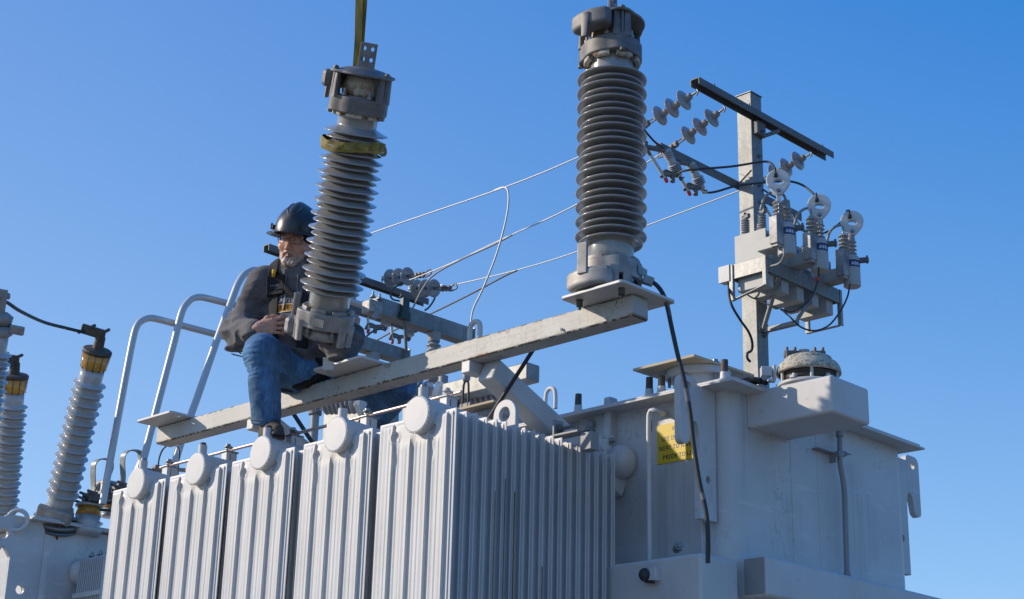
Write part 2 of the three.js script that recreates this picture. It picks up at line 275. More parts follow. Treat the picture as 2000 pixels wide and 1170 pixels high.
  part(t, 'inlet_dome', [new THREE.SphereGeometry(0.082, 32, 20).scale(1, 1.1, 0.95).translate(dz.x, dz.y, dz.z), cyl(V(dz.x - 0.1, dz.y, dz.z), V(dz.x, dz.y, dz.z), 0.086)], M.paint);
  part(t, 'valve_flange', [cyl(V(dz.x - 0.075, dz.y, dz.z + 0.06), V(dz.x - 0.055, dz.y, dz.z + 0.06), 0.1, 0.1, 24), box(0.03, 0.2, 0.035, dz.x - 0.05, dz.y + 0.03, dz.z + 0.1, 0.008), ...bolt(onZ(1181, 876, -6.06), V(0.7, 0, 0.7), 0.02), bar(onZ(1135, 862, -6.1), onZ(1188, 866, -6.06), 0.012, 0.04), ...bolt(onZ(1196, 855, -6.08), V(0, 1, 0), 0.009)], M.paint);
  const bp = onZ(1160, 835, -6.21);
  part(t, 'brace_plate', [box(0.19, 0.2, 0.03, bp.x - 0.02, bp.y + 0.015, -6.235, 0.006), box(0.05, 0.24, 0.07, bp.x + 0.1, bp.y + 0.03, -6.23, 0.014)], M.tank);
  part(t, 'bolt', bolt(onZ(1155, 831, -6.215), V(0.3, 0, 1), 0.022), M.grey);
  part(t, 'bolt', bolt(onZ(1155, 857, -6.215), V(0.3, 0, 1), 0.022), M.grey);
  part(t, 'hinge_strap', [bar(onZ(1153, 856, -6.17), onZ(1186, 863, -6.14), 0.01, 0.03), ...[0, 1, 2].map((i) => cyl(onZ(1163 + i * 9, 858.5 + i * 1.6, -6.165), onZ(1163 + i * 9, 858.5 + i * 1.6, -6.15), 0.005))], M.white);
  // drain fitting and threaded plug on the lower girder
  const f = onZ(1321, 1073, -6.12), fd = V(0.75, 0.06, 0.66).normalize();
  part(t, 'drain_fitting', [0, 1, 2, 3, 4].map((i) => hex(f.clone().addScaledVector(fd, i * 0.017), fd, [0.022, 0.018, 0.025, 0.02, 0.024][i], 0.014)).concat(cyl(f, f.clone().addScaledVector(fd, 0.095), 0.012)), M.steel);
  const k = onZ(1275, 1124, -5.945);
  part(t, 'plug_block', box(0.055, 0.062, 0.05, k.x + 0.02, k.y, k.z + 0.01, 0.006), M.paint);
  part(t, 'rubber_plug', [new THREE.IcosahedronGeometry(0.03, 2).scale(1, 1.1, 0.9).translate(k.x - 0.018, k.y, k.z + 0.04), cyl(V(k.x - 0.02, k.y - 0.03, k.z + 0.03), V(k.x + 0.03, k.y - 0.038, k.z + 0.03), 0.008)], M.dark);
  part(t, 'paint_chip', [[-5.13, 3.78], [-5.131, 3.765], [-5.129, 3.795], [-5.132, 3.752]].map(([x, y], i) => new THREE.SphereGeometry(0.004 + 0.002 * (i % 2), 8, 6).scale(0.8, 1.8, 0.25).translate(x + 0.0, y - 0.03, -6.2495)), M.brown);
}
{ // warning sign
  const c = document.createElement('canvas'); c.width = 1024; c.height = 580; const g = c.getContext('2d');
  g.fillStyle = '#d2b40c'; g.fillRect(0, 0, 1024, 580); g.fillStyle = '#08080c'; g.lineWidth = 6; for (let i = 0; i < 90; i++) { g.fillStyle = `rgba(${120 + 60 * rnd() | 0},${105 + 50 * rnd() | 0},40,0.25)`; g.fillRect(rnd() * 1024, rnd() * 580, 2 + rnd() * 16, 1 + rnd() * 5); } g.fillStyle = '#08080c'; g.textAlign = 'center'; g.font = 'bold 94px sans-serif';
  ['WARNING', 'SEE INSTRUCTIONS', 'NEXT TO NAMEPLATE', 'PRIOR TO LIFTING'].forEach((s, i) => g.fillText(s, 512, 118 + i * 136, 1000));
  const tx = new THREE.CanvasTexture(c); tx.colorSpace = THREE.SRGBColorSpace;
  const w = 0.355, h = 0.205, p = new THREE.BoxGeometry(w, h, 0.003); const uv = p.attributes.uv; for (let i = 0; i < uv.count; i++) { if (i < 16 || i > 19) uv.setXY(i, 0.01, 0.01); }
  p.translate(-4.912, 3.632, -6.246);
  solo('warning_sign', 'yellow warning sign in black capitals on the tank wall behind the lifting hook', 'sign', p, mat([1, 1, 1], { map: tx, roughness: 0.45 }), null, true);
}
{ // plywood board over an opening in the lid, right
  const b = onZ(1300, 742, -6.5), t = thing('plywood_cover', 'thin plywood board bolted over a round flange on the lid by the lifting hook', 'cover', V(b.x, 3.87, -6.6));
  const A = [[1236, 722], [1304, 716], [1402, 744], [1330, 752]].map(([x, y]) => onY(x, y, 4.02));
  const sh = poly([[A[0].x, -A[0].z], [A[0].x + 0.4, -A[0].z], [A[0].x + 0.42, -A[0].z + 0.48], [A[0].x + 0.02, -A[0].z + 0.5]]);
  part(t, 'board', ext(sh, 0.014, 0.002).rotateX(-Math.PI / 2).translate(0, 4.012, 0), M.ply);
  const c = V(A[0].x + 0.24, 0, A[0].z - 0.24);
  part(t, 'flange', [cyl(V(c.x, 3.975, c.z), V(c.x, 4.01, c.z), 0.17, 0.17, 40), cyl(V(c.x, 3.87, c.z), V(c.x, 3.98, c.z), 0.13, 0.13, 40)], M.paint);
  for (let i = 0; i < 6; i++) { const a = i * Math.PI / 3 + 0.3; part(t, 'bolt', [...bolt(V(c.x + 0.15 * Math.cos(a), 4.027, c.z + 0.15 * Math.sin(a)), UPV, 0.016), cyl(V(c.x + 0.15 * Math.cos(a), 3.93, c.z + 0.15 * Math.sin(a)), V(c.x + 0.15 * Math.cos(a), 4.0, c.z + 0.15 * Math.sin(a)), 0.008)], M.steel); }
}
{ // capped turret on the pocket
  const o = V(-4.375, 3.868, -6.575), t = thing('bushing_turret', 'weathered round turret cap with lichen standing on the jutting tank pocket', 'bushing cap', o);
  const L = (pr, seg) => lathe(pr, seg).translate(o.x, o.y, o.z);
  part(t, 'base_ring', L([[0.0, 0.001], [0.163, 0.001], [0.163, 0.02], [0.157, 0.028], [0.0, 0.028]], 56), M.rad);
  part(t, 'inner_ring', L([[0, 0.028], [0.128, 0.028], [0.13, 0.062], [0.122, 0.066], [0.134, 0.072], [0.134, 0.083], [0.118, 0.09], [0, 0.09]], 48), M.brown);
  part(t, 'cap', L([[0.15, 0.078], [0.162, 0.08], [0.162, 0.092], [0.157, 0.112], [0.146, 0.132], [0.128, 0.143], [0.122, 0.146], [0.122, 0.152], [0.116, 0.164], [0.102, 0.17], [0.0, 0.172]], 64), M.lichen);
  for (let i = 0; i < 10; i++) { const a = i * 0.6283 + 0.25, x = o.x + 0.142 * Math.cos(a), z = o.z + 0.142 * Math.sin(a);
    part(t, i % 2 ? 'spacer_post' : 'clamp_lug', i % 2 ? [cyl(V(x, o.y + 0.026, z), V(x, o.y + 0.09, z), 0.0085)] : [aim(box(0.05, 0.016, 0.03, 0, 0.034, 0, 0.004), V(x, o.y, z), UPV, -a), ...bolt(V(x, o.y + 0.042, z), UPV, 0.011)], M.paint); }
  const bx = onZ(1542, 722, -6.5), r = V(-0.72, 0, 0.69);
  part(t, 'gauge_box', [aim(box(0.055, 0.05, 0.05, 0, 0.09, 0, 0.004), o.clone().addScaledVector(r, 0.215), UPV, 0.78), aim(box(0.014, 0.075, 0.06, 0, 0.085, 0, 0.003), o.clone().addScaledVector(r, 0.175), UPV, 0.78), aim(box(0.04, 0.012, 0.04, 0, 0.045, 0, 0.003), o.clone().addScaledVector(r, 0.19), UPV, 0.78)], M.paint);
  const y = o.y + 0.172;
  part(t, 'terminal_stub', [cyl(V(o.x - 0.025, y - 0.004, o.z), V(o.x - 0.025, y + 0.042, o.z), 0.033, 0.03, 24)], M.cast);
  const cl = (d, k) => { const c = V(o.x - 0.02 + d.x * 0.055, y + 0.02, o.z + d.z * 0.055); return [bar(c.clone().addScaledVector(d, -0.025), c.clone().addScaledVector(d, 0.05), 0.03, 0.036, 0.006), ...[0, 1].flatMap((i) => [-1, 1].map((s) => { const q = c.clone().addScaledVector(d, -0.005 + i * 0.04).add(V(-d.z * 0.018 * s, 0, d.x * 0.018 * s)); return cyl(q.clone().setY(y - 0.002), q.clone().setY(y + 0.052), 0.0075); }))]; };
  part(t, 'terminal_clamp', cl(V(0.74, 0, -0.67)), M.castDark);
  part(t, 'terminal_clamp', cl(V(-0.75, 0, 0.66)), M.castDark);
}
solo('black_glove', 'crumpled black work glove lying on the lid edge by the steel pole', 'glove', (() => {
  const p = onZ(1500, 748, -6.6); const a = []; const q = V(-4.62, 3.874, -6.33);
  const bl = (x, y, z, sx, sy, sz) => new THREE.IcosahedronGeometry(0.03, 3).scale(sx, sy, sz).translate(q.x + x, q.y + y + 0.018, q.z + z);
  a.push(bl(0, 0, 0, 1.6, 0.55, 1.3), bl(0.05, 0.003, -0.03, 1.3, 0.5, 0.9), bl(-0.05, 0.004, 0.02, 0.9, 0.6, 0.8));
  for (let i = 0; i < 4; i++) a.push(tube([V(q.x + 0.02, q.y + 0.02, q.z - 0.03 + i * 0.02), V(q.x + 0.08, q.y + 0.024, q.z - 0.05 + i * 0.024), V(q.x + 0.12 + 0.01 * (i % 2), q.y + 0.012, q.z - 0.06 + i * 0.022)], 0.0115, 8, 12));
  return a; })(), M.dark);

// ================= radiators =================
const FINW = 0.52, FINTOP = 3.54, FINZ = -4.857, BANKX = [-7.682, -7.12, -6.555, -5.962, -5.385];
function finGeo(ys, front, fine) {
  const ks = []; for (const k of [0, 0.03, 0.06, 0.09]) ks.push(k); for (let i = 1; i < fine; i++) ks.push(0.09 + (0.64 * i) / fine); ks.push(0.73, 0.742, 0.756, 0.768, 0.83, 0.89, 0.93, 0.97);
  const xs = [-FINW / 2, -FINW / 2 + 0.007, -FINW / 2 + 0.013]; for (let q = 0; q < 4; q++) for (const k of ks) xs.push(-FINW / 2 + 0.016 + ((q + k) / 4) * (FINW - 0.032)); xs.push(FINW / 2 - 0.016, FINW / 2 - 0.013, FINW / 2 - 0.007, FINW / 2);
  const HX = 0.05;                               // where the header pipe comes through
  const hgt = (x, y) => {                        // pressed flutes: rippled plateau, sharp drop, flat groove, short ramp
    const e = FINW / 2 - Math.abs(x), d = -y; if (e < 0.015) return 0.0026 + (e > 0.006 && e < 0.014 ? 0.001 : 0);
    const u = ((x + FINW / 2 - 0.016) / (FINW - 0.032)) * 4, k = u - Math.floor(u + 1e-9);
    let p = k <= 0.09 ? 0.35 + 0.65 * sstep(k, 0, 0.09) : k <= 0.742 ? 1 - 0.2 * (0.5 - 0.5 * Math.cos(((k - 0.09) / 0.64) * 6 * Math.PI)) : k < 0.768 ? 1 - (k - 0.742) / 0.026 : 0;
    if (k >= 0.83) p = 0.35 * sstep(k, 0.87, 1); p = clamp(p, 0, 1);
    let fade = sstep(d, 0.008, 0.034), r = 1;
    if (front) { r = Math.hypot(x - HX, y + 0.008); fade *= sstep(r, 0.094, 0.125 + 0.012 * Math.sin(x * 95 + 1)); if (Math.abs(x - HX * 0.3) < 0.15) fade = Math.min(fade, sstep(d, 0.075 + 0.03 * Math.sin(x * 31) ** 2, 0.15)); }
    let v = 0.003 + 0.0155 * (p * fade + (front ? 0.8 : 0.22) * (1 - fade) * sstep(d, 0.004, front ? 0.03 : 0.012));
    if (front) for (const s of [-0.135, 0.12]) { const q = Math.hypot(x - s, y + 0.08); v += (0.0008 - v) * (1 - sstep(q, 0.0225, 0.0265)); v += 0.003 * Math.exp(-(((q - 0.031) / 0.006) ** 2)); const t = Math.hypot((x - s) / 0.012, (y + 0.19) / 0.024); v -= 0.007 * Math.exp(-t * t); }
    return Math.max(v, 0.0006);
  };
  const P = [], I = [], n = xs.length, nx = n - 1, m = ys.length;
  for (const s of [1, -1]) for (let j = 0; j < m; j++) for (let i = 0; i < n; i++) P.push(xs[i], ys[j], s * hgt(xs[i], ys[j]));
  const o = n * m, q = (a, b, c, d) => I.push(a, b, c, a, c, d);
  for (let j = 0; j < m - 1; j++) for (let i = 0; i < nx; i++) { const a = j * n + i; q(a, a + n, a + n + 1, a + 1); q(o + a, o + a + 1, o + a + n + 1, o + a + n); }
  for (let j = 0; j < m - 1; j++) { const a = j * n, b = j * n + nx; q(a, o + a, o + a + n, a + n); q(b, b + n, o + b + n, o + b); }
  for (let i = 0; i < nx; i++) q(i, i + 1, o + i + 1, o + i);
  let g = new THREE.BufferGeometry(); g.setAttribute('position', new THREE.Float32BufferAttribute(P, 3)); g.setIndex(I);
  g = toCreasedNormals(g, 0.6); return boxUV(g);
}
{
  const ys = []; for (let i = 0; i <= 60; i++) ys.push(-0.0045 * i); for (const y of [0.32, 0.4, 0.55, 0.8, 1.1, 1.5, 1.9, 2.2]) ys.push(-y);
  const gf = finGeo(ys, true, 18), gi = finGeo([0, 0.004, 0.008, 0.013, 0.018, 0.024, 0.032, 0.05, 0.3, 0.8, 1.5, 2.2].map((y) => -y), false, 6);
  const names = ['leftmost radiator bank of the row, farthest from the tank corner', 'second radiator bank from the left, below the left end of the beam', 'middle radiator bank, the one under the boot of the seated worker', 'fourth radiator bank from the left, below the hanging bushing', 'rightmost radiator bank, its ribbed shaded side in full view'];
  BANKX.forEach((xc, k) => {
    const o = V(xc, 0, FINZ), hx = xc + 0.05, hy = 3.532, t = thing('radiator_bank', names[k], 'radiator', o, 'cooling radiators along the transformer');
    for (let i = 0; i < 18; i++) { const e = new THREE.Mesh(i ? gi : gf, M.rad); e.castShadow = e.receiveShadow = true; e.name = 'cooling_fin'; e.position.set((hash(i, k, 9) - 0.5) * 0.005 * (i ? 1 : 0), FINTOP + (i ? (hash(i, k, 8) - 0.5) * 0.008 : 0), -0.0647 * i); t.add(e); }
    const ax = (pr, seg) => lathe(pr, seg).rotateX(Math.PI / 2).translate(hx, hy, FINZ);
    part(t, 'header_pipe', ax([[0, 0.06], [0.078, 0.06], [0.083, 0.0585], [0.086, 0.055], [0.0865, 0.0], [0.075, -0.28], [0.073, -1.06]], 64), M.rad);
    { const pts = []; for (let i = 0; i < 90; i++) { const a = (i / 90) * 2 * Math.PI, r = 0.0845 + 0.0012 * Math.sin(i * 1.9) + 0.001 * hash(i, k, 2); pts.push(V(hx + r * Math.cos(a), hy + r * Math.sin(a), FINZ + 0.053 + 0.0014 * Math.sin(i * 2.7 + k))); } part(t, 'weld_bead', new THREE.TubeGeometry(new THREE.CatmullRomCurve3(pts, true), 180, 0.0042, 6, true), M.rad); }
    const ny = hy + 0.078, nz = FINZ + 0.02;
    part(t, 'vent_nipple', [cyl(V(hx, ny, nz), V(hx, ny + 0.012, nz), 0.032, 0.025, 24), cyl(V(hx, ny + 0.01, nz), V(hx, ny + 0.056, nz), 0.0235, 0.0235, 24)], M.rad);
    part(t, 'vent_plug', [hex(V(hx, ny + 0.056, nz), UPV, 0.017, 0.014), cyl(V(hx, ny + 0.05, nz), V(hx, ny + 0.058, nz), 0.02, 0.02, 20)], k === 4 || k === 0 ? M.steel : M.brown);
    if (k === 4) [[4, 3.2, 2.62], [5, 3.27, 2.5], [6, 3.22, 2.7], [9, 2.9, 2.6]].forEach(([i, y1, y0]) => part(t, 'rust_line', box(0.003, y1 - y0, 0.005, xc + FINW / 2 + 0.0008, (y0 + y1) / 2, FINZ - 0.0647 * i, 0.001), M.rust));
    const pz = FINZ - 0.19;
    part(t, 'rod_post', [box(0.05, 0.075, 0.07, xc, 3.634, pz, 0.003)], M.white);
    part(t, 'rod_clamp', [box(0.062, 0.008, 0.085, xc, 3.675, pz, 0.002), box(0.05, 0.012, 0.03, xc, 3.697, pz, 0.004), ...bolt(V(xc, 3.702, pz + 0.012), UPV, 0.015)], k === 4 ? M.paint : M.steel);
    const rs = part(t, 'rust_streak', [box(0.008, 0.05, 0.001, xc + 0.0255, 3.635, pz + 0.012, 0.0003).rotateY(0)], M.rust); rs.rotation.y = 0;
  });
  const hp = V(-5.3, 0, -5.35);
}
solo('bracing_rod', 'thin copper coloured rod clamped along the tops of the radiators', 'rod', [cyl(V(-7.78, 3.688, -5.047), V(-5.3, 3.688, -5.047), 0.0085, 0.0085, 12)], M.copper);
solo('rod_strut', 'flat grey bar tying the leftmost radiator post to the rod end', 'bar', [bar(V(-7.75, 3.68, -5.07), V(-7.62, 3.685, -5.3), 0.05, 0.014), bar(V(-7.62, 3.7, -5.25), V(-7.62, 3.7, -5.45), 0.1, 0.05, 0.006)], M.steel);
solo('lifting_eye', 'upright white steel plate with a round eye behind the rightmost radiator fins', 'lifting eye', (() => { const p = onZ(992, 812, -5.31); const s = new THREE.Shape(); s.moveTo(-0.075, -0.2); s.lineTo(0.075, -0.2); s.lineTo(0.075, 0.01); s.absarc(0, 0.01, 0.075, 0, Math.PI); s.closePath(); const h = new THREE.Path(); h.absarc(0, 0.012, 0.036, 0, 7, true); s.holes.push(h); return ext(s, 0.024, 0.003, 28).translate(p.x, p.y - 0.01, p.z); })(), M.rad);
{ // hold-down bracket behind the last fins
  const p = onZ(1090, 838, -5.62), t = thing('clamp_bracket', 'small grey angle clamp with a long bolt at the foot of the right brace', 'bracket', p.clone().setY(p.y - 0.06));
  part(t, 'angle', [box(0.012, 0.085, 0.07, p.x, p.y, p.z, 0.003), box(0.16, 0.012, 0.07, p.x + 0.08, p.y - 0.04, p.z, 0.003), box(0.07, 0.09, 0.06, p.x + 0.19, p.y - 0.09, p.z - 0.02, 0.004)], M.grey);
  part(t, 'bolt', bolt(p.clone().add(V(0.008, -0.002, 0)), V(1, 0.03, -0.1), 0.017, 0.095), M.castDark); part(t, 'bolt', bolt(p.clone().add(V(0.19, -0.04, -0.02)), UPV, 0.02), M.castDark);
}

// ================= support beam =================
const BZ = -5.2, BB = 3.906, BT = 4.012;
{
  const t = thing('support_beam', 'long grey box beam with mounting plates and grimy edges carrying the worker', 'beam', V(-6.24, BB, -5.256));
  const x0 = -8.1, x1 = -4.372, g = box(x1 - x0, BT - BB, 0.112, (x0 + x1) / 2, (BB + BT) / 2, BZ - 0.056, 0.012), f = flat(g), p = f.attributes.position, uv = f.attributes.uv;
  const nn = f.attributes.normal;
  for (let i = 0; i < p.count; i++) { const fl = Math.abs(nn.getY(i)) > 0.9; uv.setXY(i, (p.getX(i) - x0) / (x1 - x0) + (fl ? 0.31 : 0), fl ? 0.3 + (p.getZ(i) - BZ) * 2 : clamp((p.getY(i) - BB) / (BT - BB), 0.002, 0.998)); }
  part(t, 'box_section', f, M.beam, true);
  for (const [xa, xb, hs] of [[-8.105, -7.748, [[-7.8, 5.135]]], [-6.456, -6.062, [[-6.39, 5.125], [-6.12, 5.125], [-6.39, 5.38], [-6.12, 5.38]]], [-4.682, -4.312, [[-4.62, 5.12]]]])
    part(t, 'mounting_plate', ext(rrect(xa, 5.055, xb, 5.435, 0.022, hs.map(([x, z]) => [x, z, 0.017])), 0.0135, 0.002).rotateX(-Math.PI / 2).translate(0, BT + 0.001, 0), M.paint);
  for (const xf of [-5.3, -7.03]) {
    const br = part(t, 'brace', bar(V(xf - 0.055, 3.862, -5.275), V(xf - 0.055, 3.862 - 0.435 * 0.97, -6.245), 0.11, 0.114, 0.012), M.paint);
    part(t, 'brace_cap', span(xf - 0.17, xf - 0.1105, BB - 0.06, BB + 0.001, BZ - 0.003, BZ - 0.108, 0.006), M.paint);
  }
  for (const [x, z] of [[-4.62, -5.12], [-4.37, -5.12], [-4.62, -5.37]]) part(t, 'anchor_bolt', [cyl(V(x, BT - 0.0, z), V(x, BT - 0.03, z), 0.015, 0.015, 12), cyl(V(x, BT - 0.024, z), V(x, BT - 0.045, z), 0.008, 0.007, 10)], M.brown);
  part(t, 'label_holder', [box(0.07, 0.0, 0.0, 0, 0, 0)].length ? tube([onZ(1095, 641, BZ + 0.004), onZ(1096, 646, BZ + 0.012), onZ(1099, 641, BZ + 0.004)], 0.003, 6) : [], M.grey);
}
solo('rear_beam', 'short far box beam showing its dark square end behind the right brace', 'beam', (() => { const p = onZ(1030, 706, -6.5), q = onZ(1030, 740, -6.5); return span(-7.0, p.x, q.y, p.y, -6.5, -6.61, 0.01); })(), M.galv);

// ================= high-voltage bushings =================
function shedProfile(y0, y1, n, R, R2, core, thick = 0.5) { // n pairs of a wide and a narrow shed from y0 up to y1
  const pr = [], p = (y1 - y0) / n;
  const shed = (y, r, h) => { // thin rounded tip, sloping convex top
    pr.push([core, y - 0.004], [core + 0.006, y + 0.004], [core + (r - core) * 0.5, y + 0.0015], [r - 0.008, y - 0.002], [r - 0.003, y - 0.0012], [r, y + 0.002], [r - 0.001, y + 0.0055], [r - 0.006, y + 0.0085]);
    for (const k of [0.85, 0.65, 0.45, 0.25, 0.1]) pr.push([core + (r - 0.006 - core) * k, y + 0.0085 + h * Math.pow(1 - k, 1.2)]);
    pr.push([core, y + 0.0085 + h + 0.005]);
  };
  for (let i = 0; i < n; i++) { const b = y0 + i * p; shed(b + p * 0.02, R2, p * 0.27 * thick); shed(b + p * 0.47, R, p * 0.36 * thick); }
  return pr;
}
function hvBushing(label, group) {
  const t = thing('hv_bushing', label, 'bushing', V(0, 0, 0), group);
  const pr = [[0.0, 0.08], [0.107, 0.08], [0.107, 0.238], [0.104, 0.246], ...shedProfile(0.252, 1.128, 12, 0.167, 0.15, 0.1, 1), [0.104, 1.133], [0.105, 1.28], [0.1, 1.28], [0, 1.28]];
  part(t, 'porcelain', lathe(pr, 96), M.porc);
  const A0 = rad(6), ring = (y0, y1, ri, ro, lobes, am) => { const s = new THREE.Shape(), n = 180; for (let i = 0; i <= n; i++) { const a = (i / n) * 2 * Math.PI, l = Math.max(0, Math.cos((a + A0) * lobes)) ** 2, r = ro + am * l; i ? s.lineTo(r * Math.cos(a), r * Math.sin(a)) : s.moveTo(r * Math.cos(a), r * Math.sin(a)); } const h = new THREE.Path(); h.absarc(0, 0, ri, 0, 7, true); s.holes.push(h); return ext(s, y1 - y0, 0.006, 40).rotateX(-Math.PI / 2).translate(0, y0, 0); };
  const r4 = (a, r, y) => V(r * Math.cos(a), y, r * Math.sin(a)), segs = (y, m, a0) => { for (let i = 0; i < 7; i++) { const s = new THREE.Shape(), a = (i * 2 * Math.PI) / 7 + a0; s.absarc(0, 0, 0.136, a, a + 0.64); s.absarc(0, 0, 0.109, a + 0.64, a, true); s.closePath(); part(t, 'clamp_segment', ext(s, 0.026, 0.006, 8).rotateX(-Math.PI / 2).translate(0, y, 0), m); } };
  part(t, 'clamp_ring', ring(0.064, 0.15, 0.118, 0.146, 3, 0.018), M.cast); segs(0.144, M.cast, 0.15);
  part(t, 'base_drum', lathe([[0, 0.0], [0.1, 0.0], [0.108, 0.006], [0.112, 0.02], [0.112, 0.075], [0, 0.075]], 48), M.cast);
  const leg = (y0, y1, r, a, w0, w1, m) => { const h = y1 - y0; return part(t, y0 < 1 ? 'leg' : 'post', [aim(new THREE.CylinderGeometry(w1, w0, h, 4).rotateY(Math.PI / 4).scale(1, 1, 1.25).translate(0, h / 2, 0), r4(a, r, y0), UPV, -a)], m); };
  for (let i = 0; i < 3; i++) for (const s of [-1, 1]) leg(-0.012, 0.1, 0.148, A0 + i * 2.0944 + s * 0.19, 0.018, 0.024, M.cast);
  for (let i = 0; i < 3; i++) for (const s of [-1, 1]) { const a = A0 + i * 2.0944 + s * 0.5; part(t, 'clamp_bolt', [cyl(r4(a, 0.128, 0.012), r4(a, 0.128, 0.07), 0.0075), hex(r4(a, 0.128, 0.04), UPV, 0.014, 0.014)], M.steel); }
  const pocket = (y0, h, R, w) => { const sh = new THREE.Shape(); sh.absarc(0, 0, R, Math.PI - w + 0.14, Math.PI + w - 0.14); const e = (a, r) => sh.lineTo(r * Math.cos(a), r * Math.sin(a)); e(Math.PI + w - 0.03, R - 0.018); e(Math.PI + w, R - 0.045); e(Math.PI + w, 0.125); sh.absarc(0, 0, 0.125, Math.PI + w, Math.PI - w, true); e(Math.PI - w, R - 0.045); e(Math.PI - w + 0.03, R - 0.018); sh.closePath(); return new THREE.ExtrudeGeometry(sh, { depth: h - 0.044, bevelEnabled: true, bevelThickness: 0.022, bevelSize: 0.02, bevelOffset: -0.02, bevelSegments: 5, curveSegments: 20 }).translate(0, 0, 0.022).rotateX(-Math.PI / 2).translate(0, y0, 0); };
  part(t, 'side_pocket', pocket(-0.004, 0.088, 0.213, 0.7), M.cast);
  part(t, 'tab', [aim(box(0.016, 0.15, 0.05, 0, 0.125, 0.0, 0.004), V(-0.212, 0, 0), UPV, 0.12)], M.cast);
  part(t, 'name_plate', [box(0.085, 0.042, 0.002, 0.03, 0.107, 0.1505, 0.0005).rotateY(0.12)], M.alu);
  part(t, 'top_ring', ring(1.192, 1.275, 0.108, 0.143, 3, 0.02), M.castDark); segs(1.172, M.lichen, 0.35);
  part(t, 'neck', lathe([[0, 1.27], [0.1, 1.27], [0.104, 1.3], [0.1, 1.34], [0.086, 1.37], [0.07, 1.39], [0, 1.39]], 40), M.lichen);
  part(t, 'top_plate', [ring(1.386, 1.401, 0.001, 0.158, 3, 0.024), lathe([[0.15, 1.4], [0.13, 1.408], [0.095, 1.42], [0.05, 1.428], [0, 1.43]], 48)], M.castDark);
  for (let i = 0; i < 3; i++) for (const s of [-1, 1]) leg(1.262, 1.39, 0.147, A0 + i * 2.0944 + s * 0.17, 0.021, 0.016, M.castDark);
  for (let i = 0; i < 3; i++) { const a = A0 + i * 2.0944; part(t, 'cap_bolt', [cyl(r4(a, 0.155, 1.185), r4(a, 0.155, 1.42), 0.0075), hex(r4(a, 0.155, 1.402), UPV, 0.015, 0.014), hex(r4(a, 0.155, 1.18), UPV, 0.014, 0.016)], M.castDark); }
  for (let i = 0; i < 3; i++) for (const s of [-1, 1]) { const a = A0 + i * 2.0944 + s * 0.5; part(t, 'clamp_bolt', [cyl(r4(a, 0.126, 1.27), r4(a, 0.126, 1.315), 0.007), hex(r4(a, 0.126, 1.278), UPV, 0.014, 0.013)], M.cast); }
  part(t, 'side_pocket', pocket(1.3, 0.09, 0.215, 0.62), M.castDark);
  part(t, 'tab', [aim(new THREE.CylinderGeometry(0.03, 0.02, 0.125, 4).rotateY(Math.PI / 4).scale(0.38, 1, 1).translate(0, 0.06, 0), V(-0.222, 1.242, 0), V(0.06, 1, 0), 0.1)], M.castDark);
  part(t, 'terminal_plate', [ext(rrect(-0.045, 0, 0.045, 0.135, 0.006, [[-0.022, 0.05, 0.0115], [0.022, 0.05, 0.0115], [-0.022, 0.105, 0.0115], [0.022, 0.105, 0.0115]]), 0.014, 0.002, 16).translate(0, 1.42, -0.007).rotateY(0.25)], M.castDark);
  return t;
}
const aimQ = (up, face) => { // quaternion with local Y along up and local -X towards face
  const y = up.clone().normalize(), x = face.clone().negate(); x.addScaledVector(y, -x.dot(y)).normalize(); const z = x.clone().cross(y); return new THREE.Quaternion().setFromRotationMatrix(new THREE.Matrix4().makeBasis(x, y, z));
};
const bushA = hvBushing('grey ribbed porcelain bushing standing upright on the right end of the beam', 'large bushings of the transformer');
bushA.position.set(-4.535, BT + 0.028, -5.235); bushA.quaternion.copy(aimQ(V(0.004, 1, 0.0), V(0.08, 0, 0.99)));
const LB0 = at(632, 661, 8.36), LB1 = at(712, 148, 8.14), LBU = LB1.clone().sub(LB0).normalize();
const bushB = copyOf(bushA, 'grey ribbed porcelain bushing hanging tilted from the yellow sling in front of the worker', LB0, aimQ(LBU, V(-0.98, 0, 0.2)));
bushB.scale.setScalar(0.99);
{
  const t = thing('base_shim', 'pale spacer blocks under the upright bushing on the beam end', 'spacer', V(-4.53, BT + 0.0145, -5.235));
  for (const [x, z] of [[-4.63, -5.13], [-4.42, -5.13], [-4.63, -5.36], [-4.42, -5.36]]) part(t, 'block', box(0.06, 0.016, 0.06, x, BT + 0.0225, z, 0.002), M.white);
}
{ // black lead from the base of the upright bushing
  const t = thing('black_lead', 'thick black lead drooping from the upright bushing past the tank hook', 'cable', onZ(1383, 1100, -5.5));
  const pts = [onZ(1262, 549, -5.33), onZ(1276, 552, -5.35), onZ(1290, 566, -5.37), onZ(1301, 590, -5.4), onZ(1312, 640, -5.42), onZ(1323, 690, -5.44), onZ(1337, 745, -5.47), onZ(1347, 800, -5.5), onZ(1355, 870, -5.52), onZ(1366, 940, -5.54), onZ(1379, 1000, -5.56), onZ(1383, 1050, -5.57), onZ(1382.5, 1100, -5.58)];
  part(t, 'lead', tube(pts, 0.0105, 12, 120), M.cable);
  part(t, 'tape', [[0.22, 0.3], [0.52, 0.56], [0.78, 0.8]].map(([a, b]) => { const c = new THREE.CatmullRomCurve3(pts); return new THREE.TubeGeometry(new THREE.CatmullRomCurve3([0, 1, 2, 3].map((i) => c.getPoint(a + ((b - a) * i) / 3))), 12, 0.0112, 12); }), M.castDark);
  part(t, 'lug', [bar(onZ(1256, 545, -5.32), onZ(1276, 552, -5.35), 0.035, 0.04, 0.006)], M.alu);
}
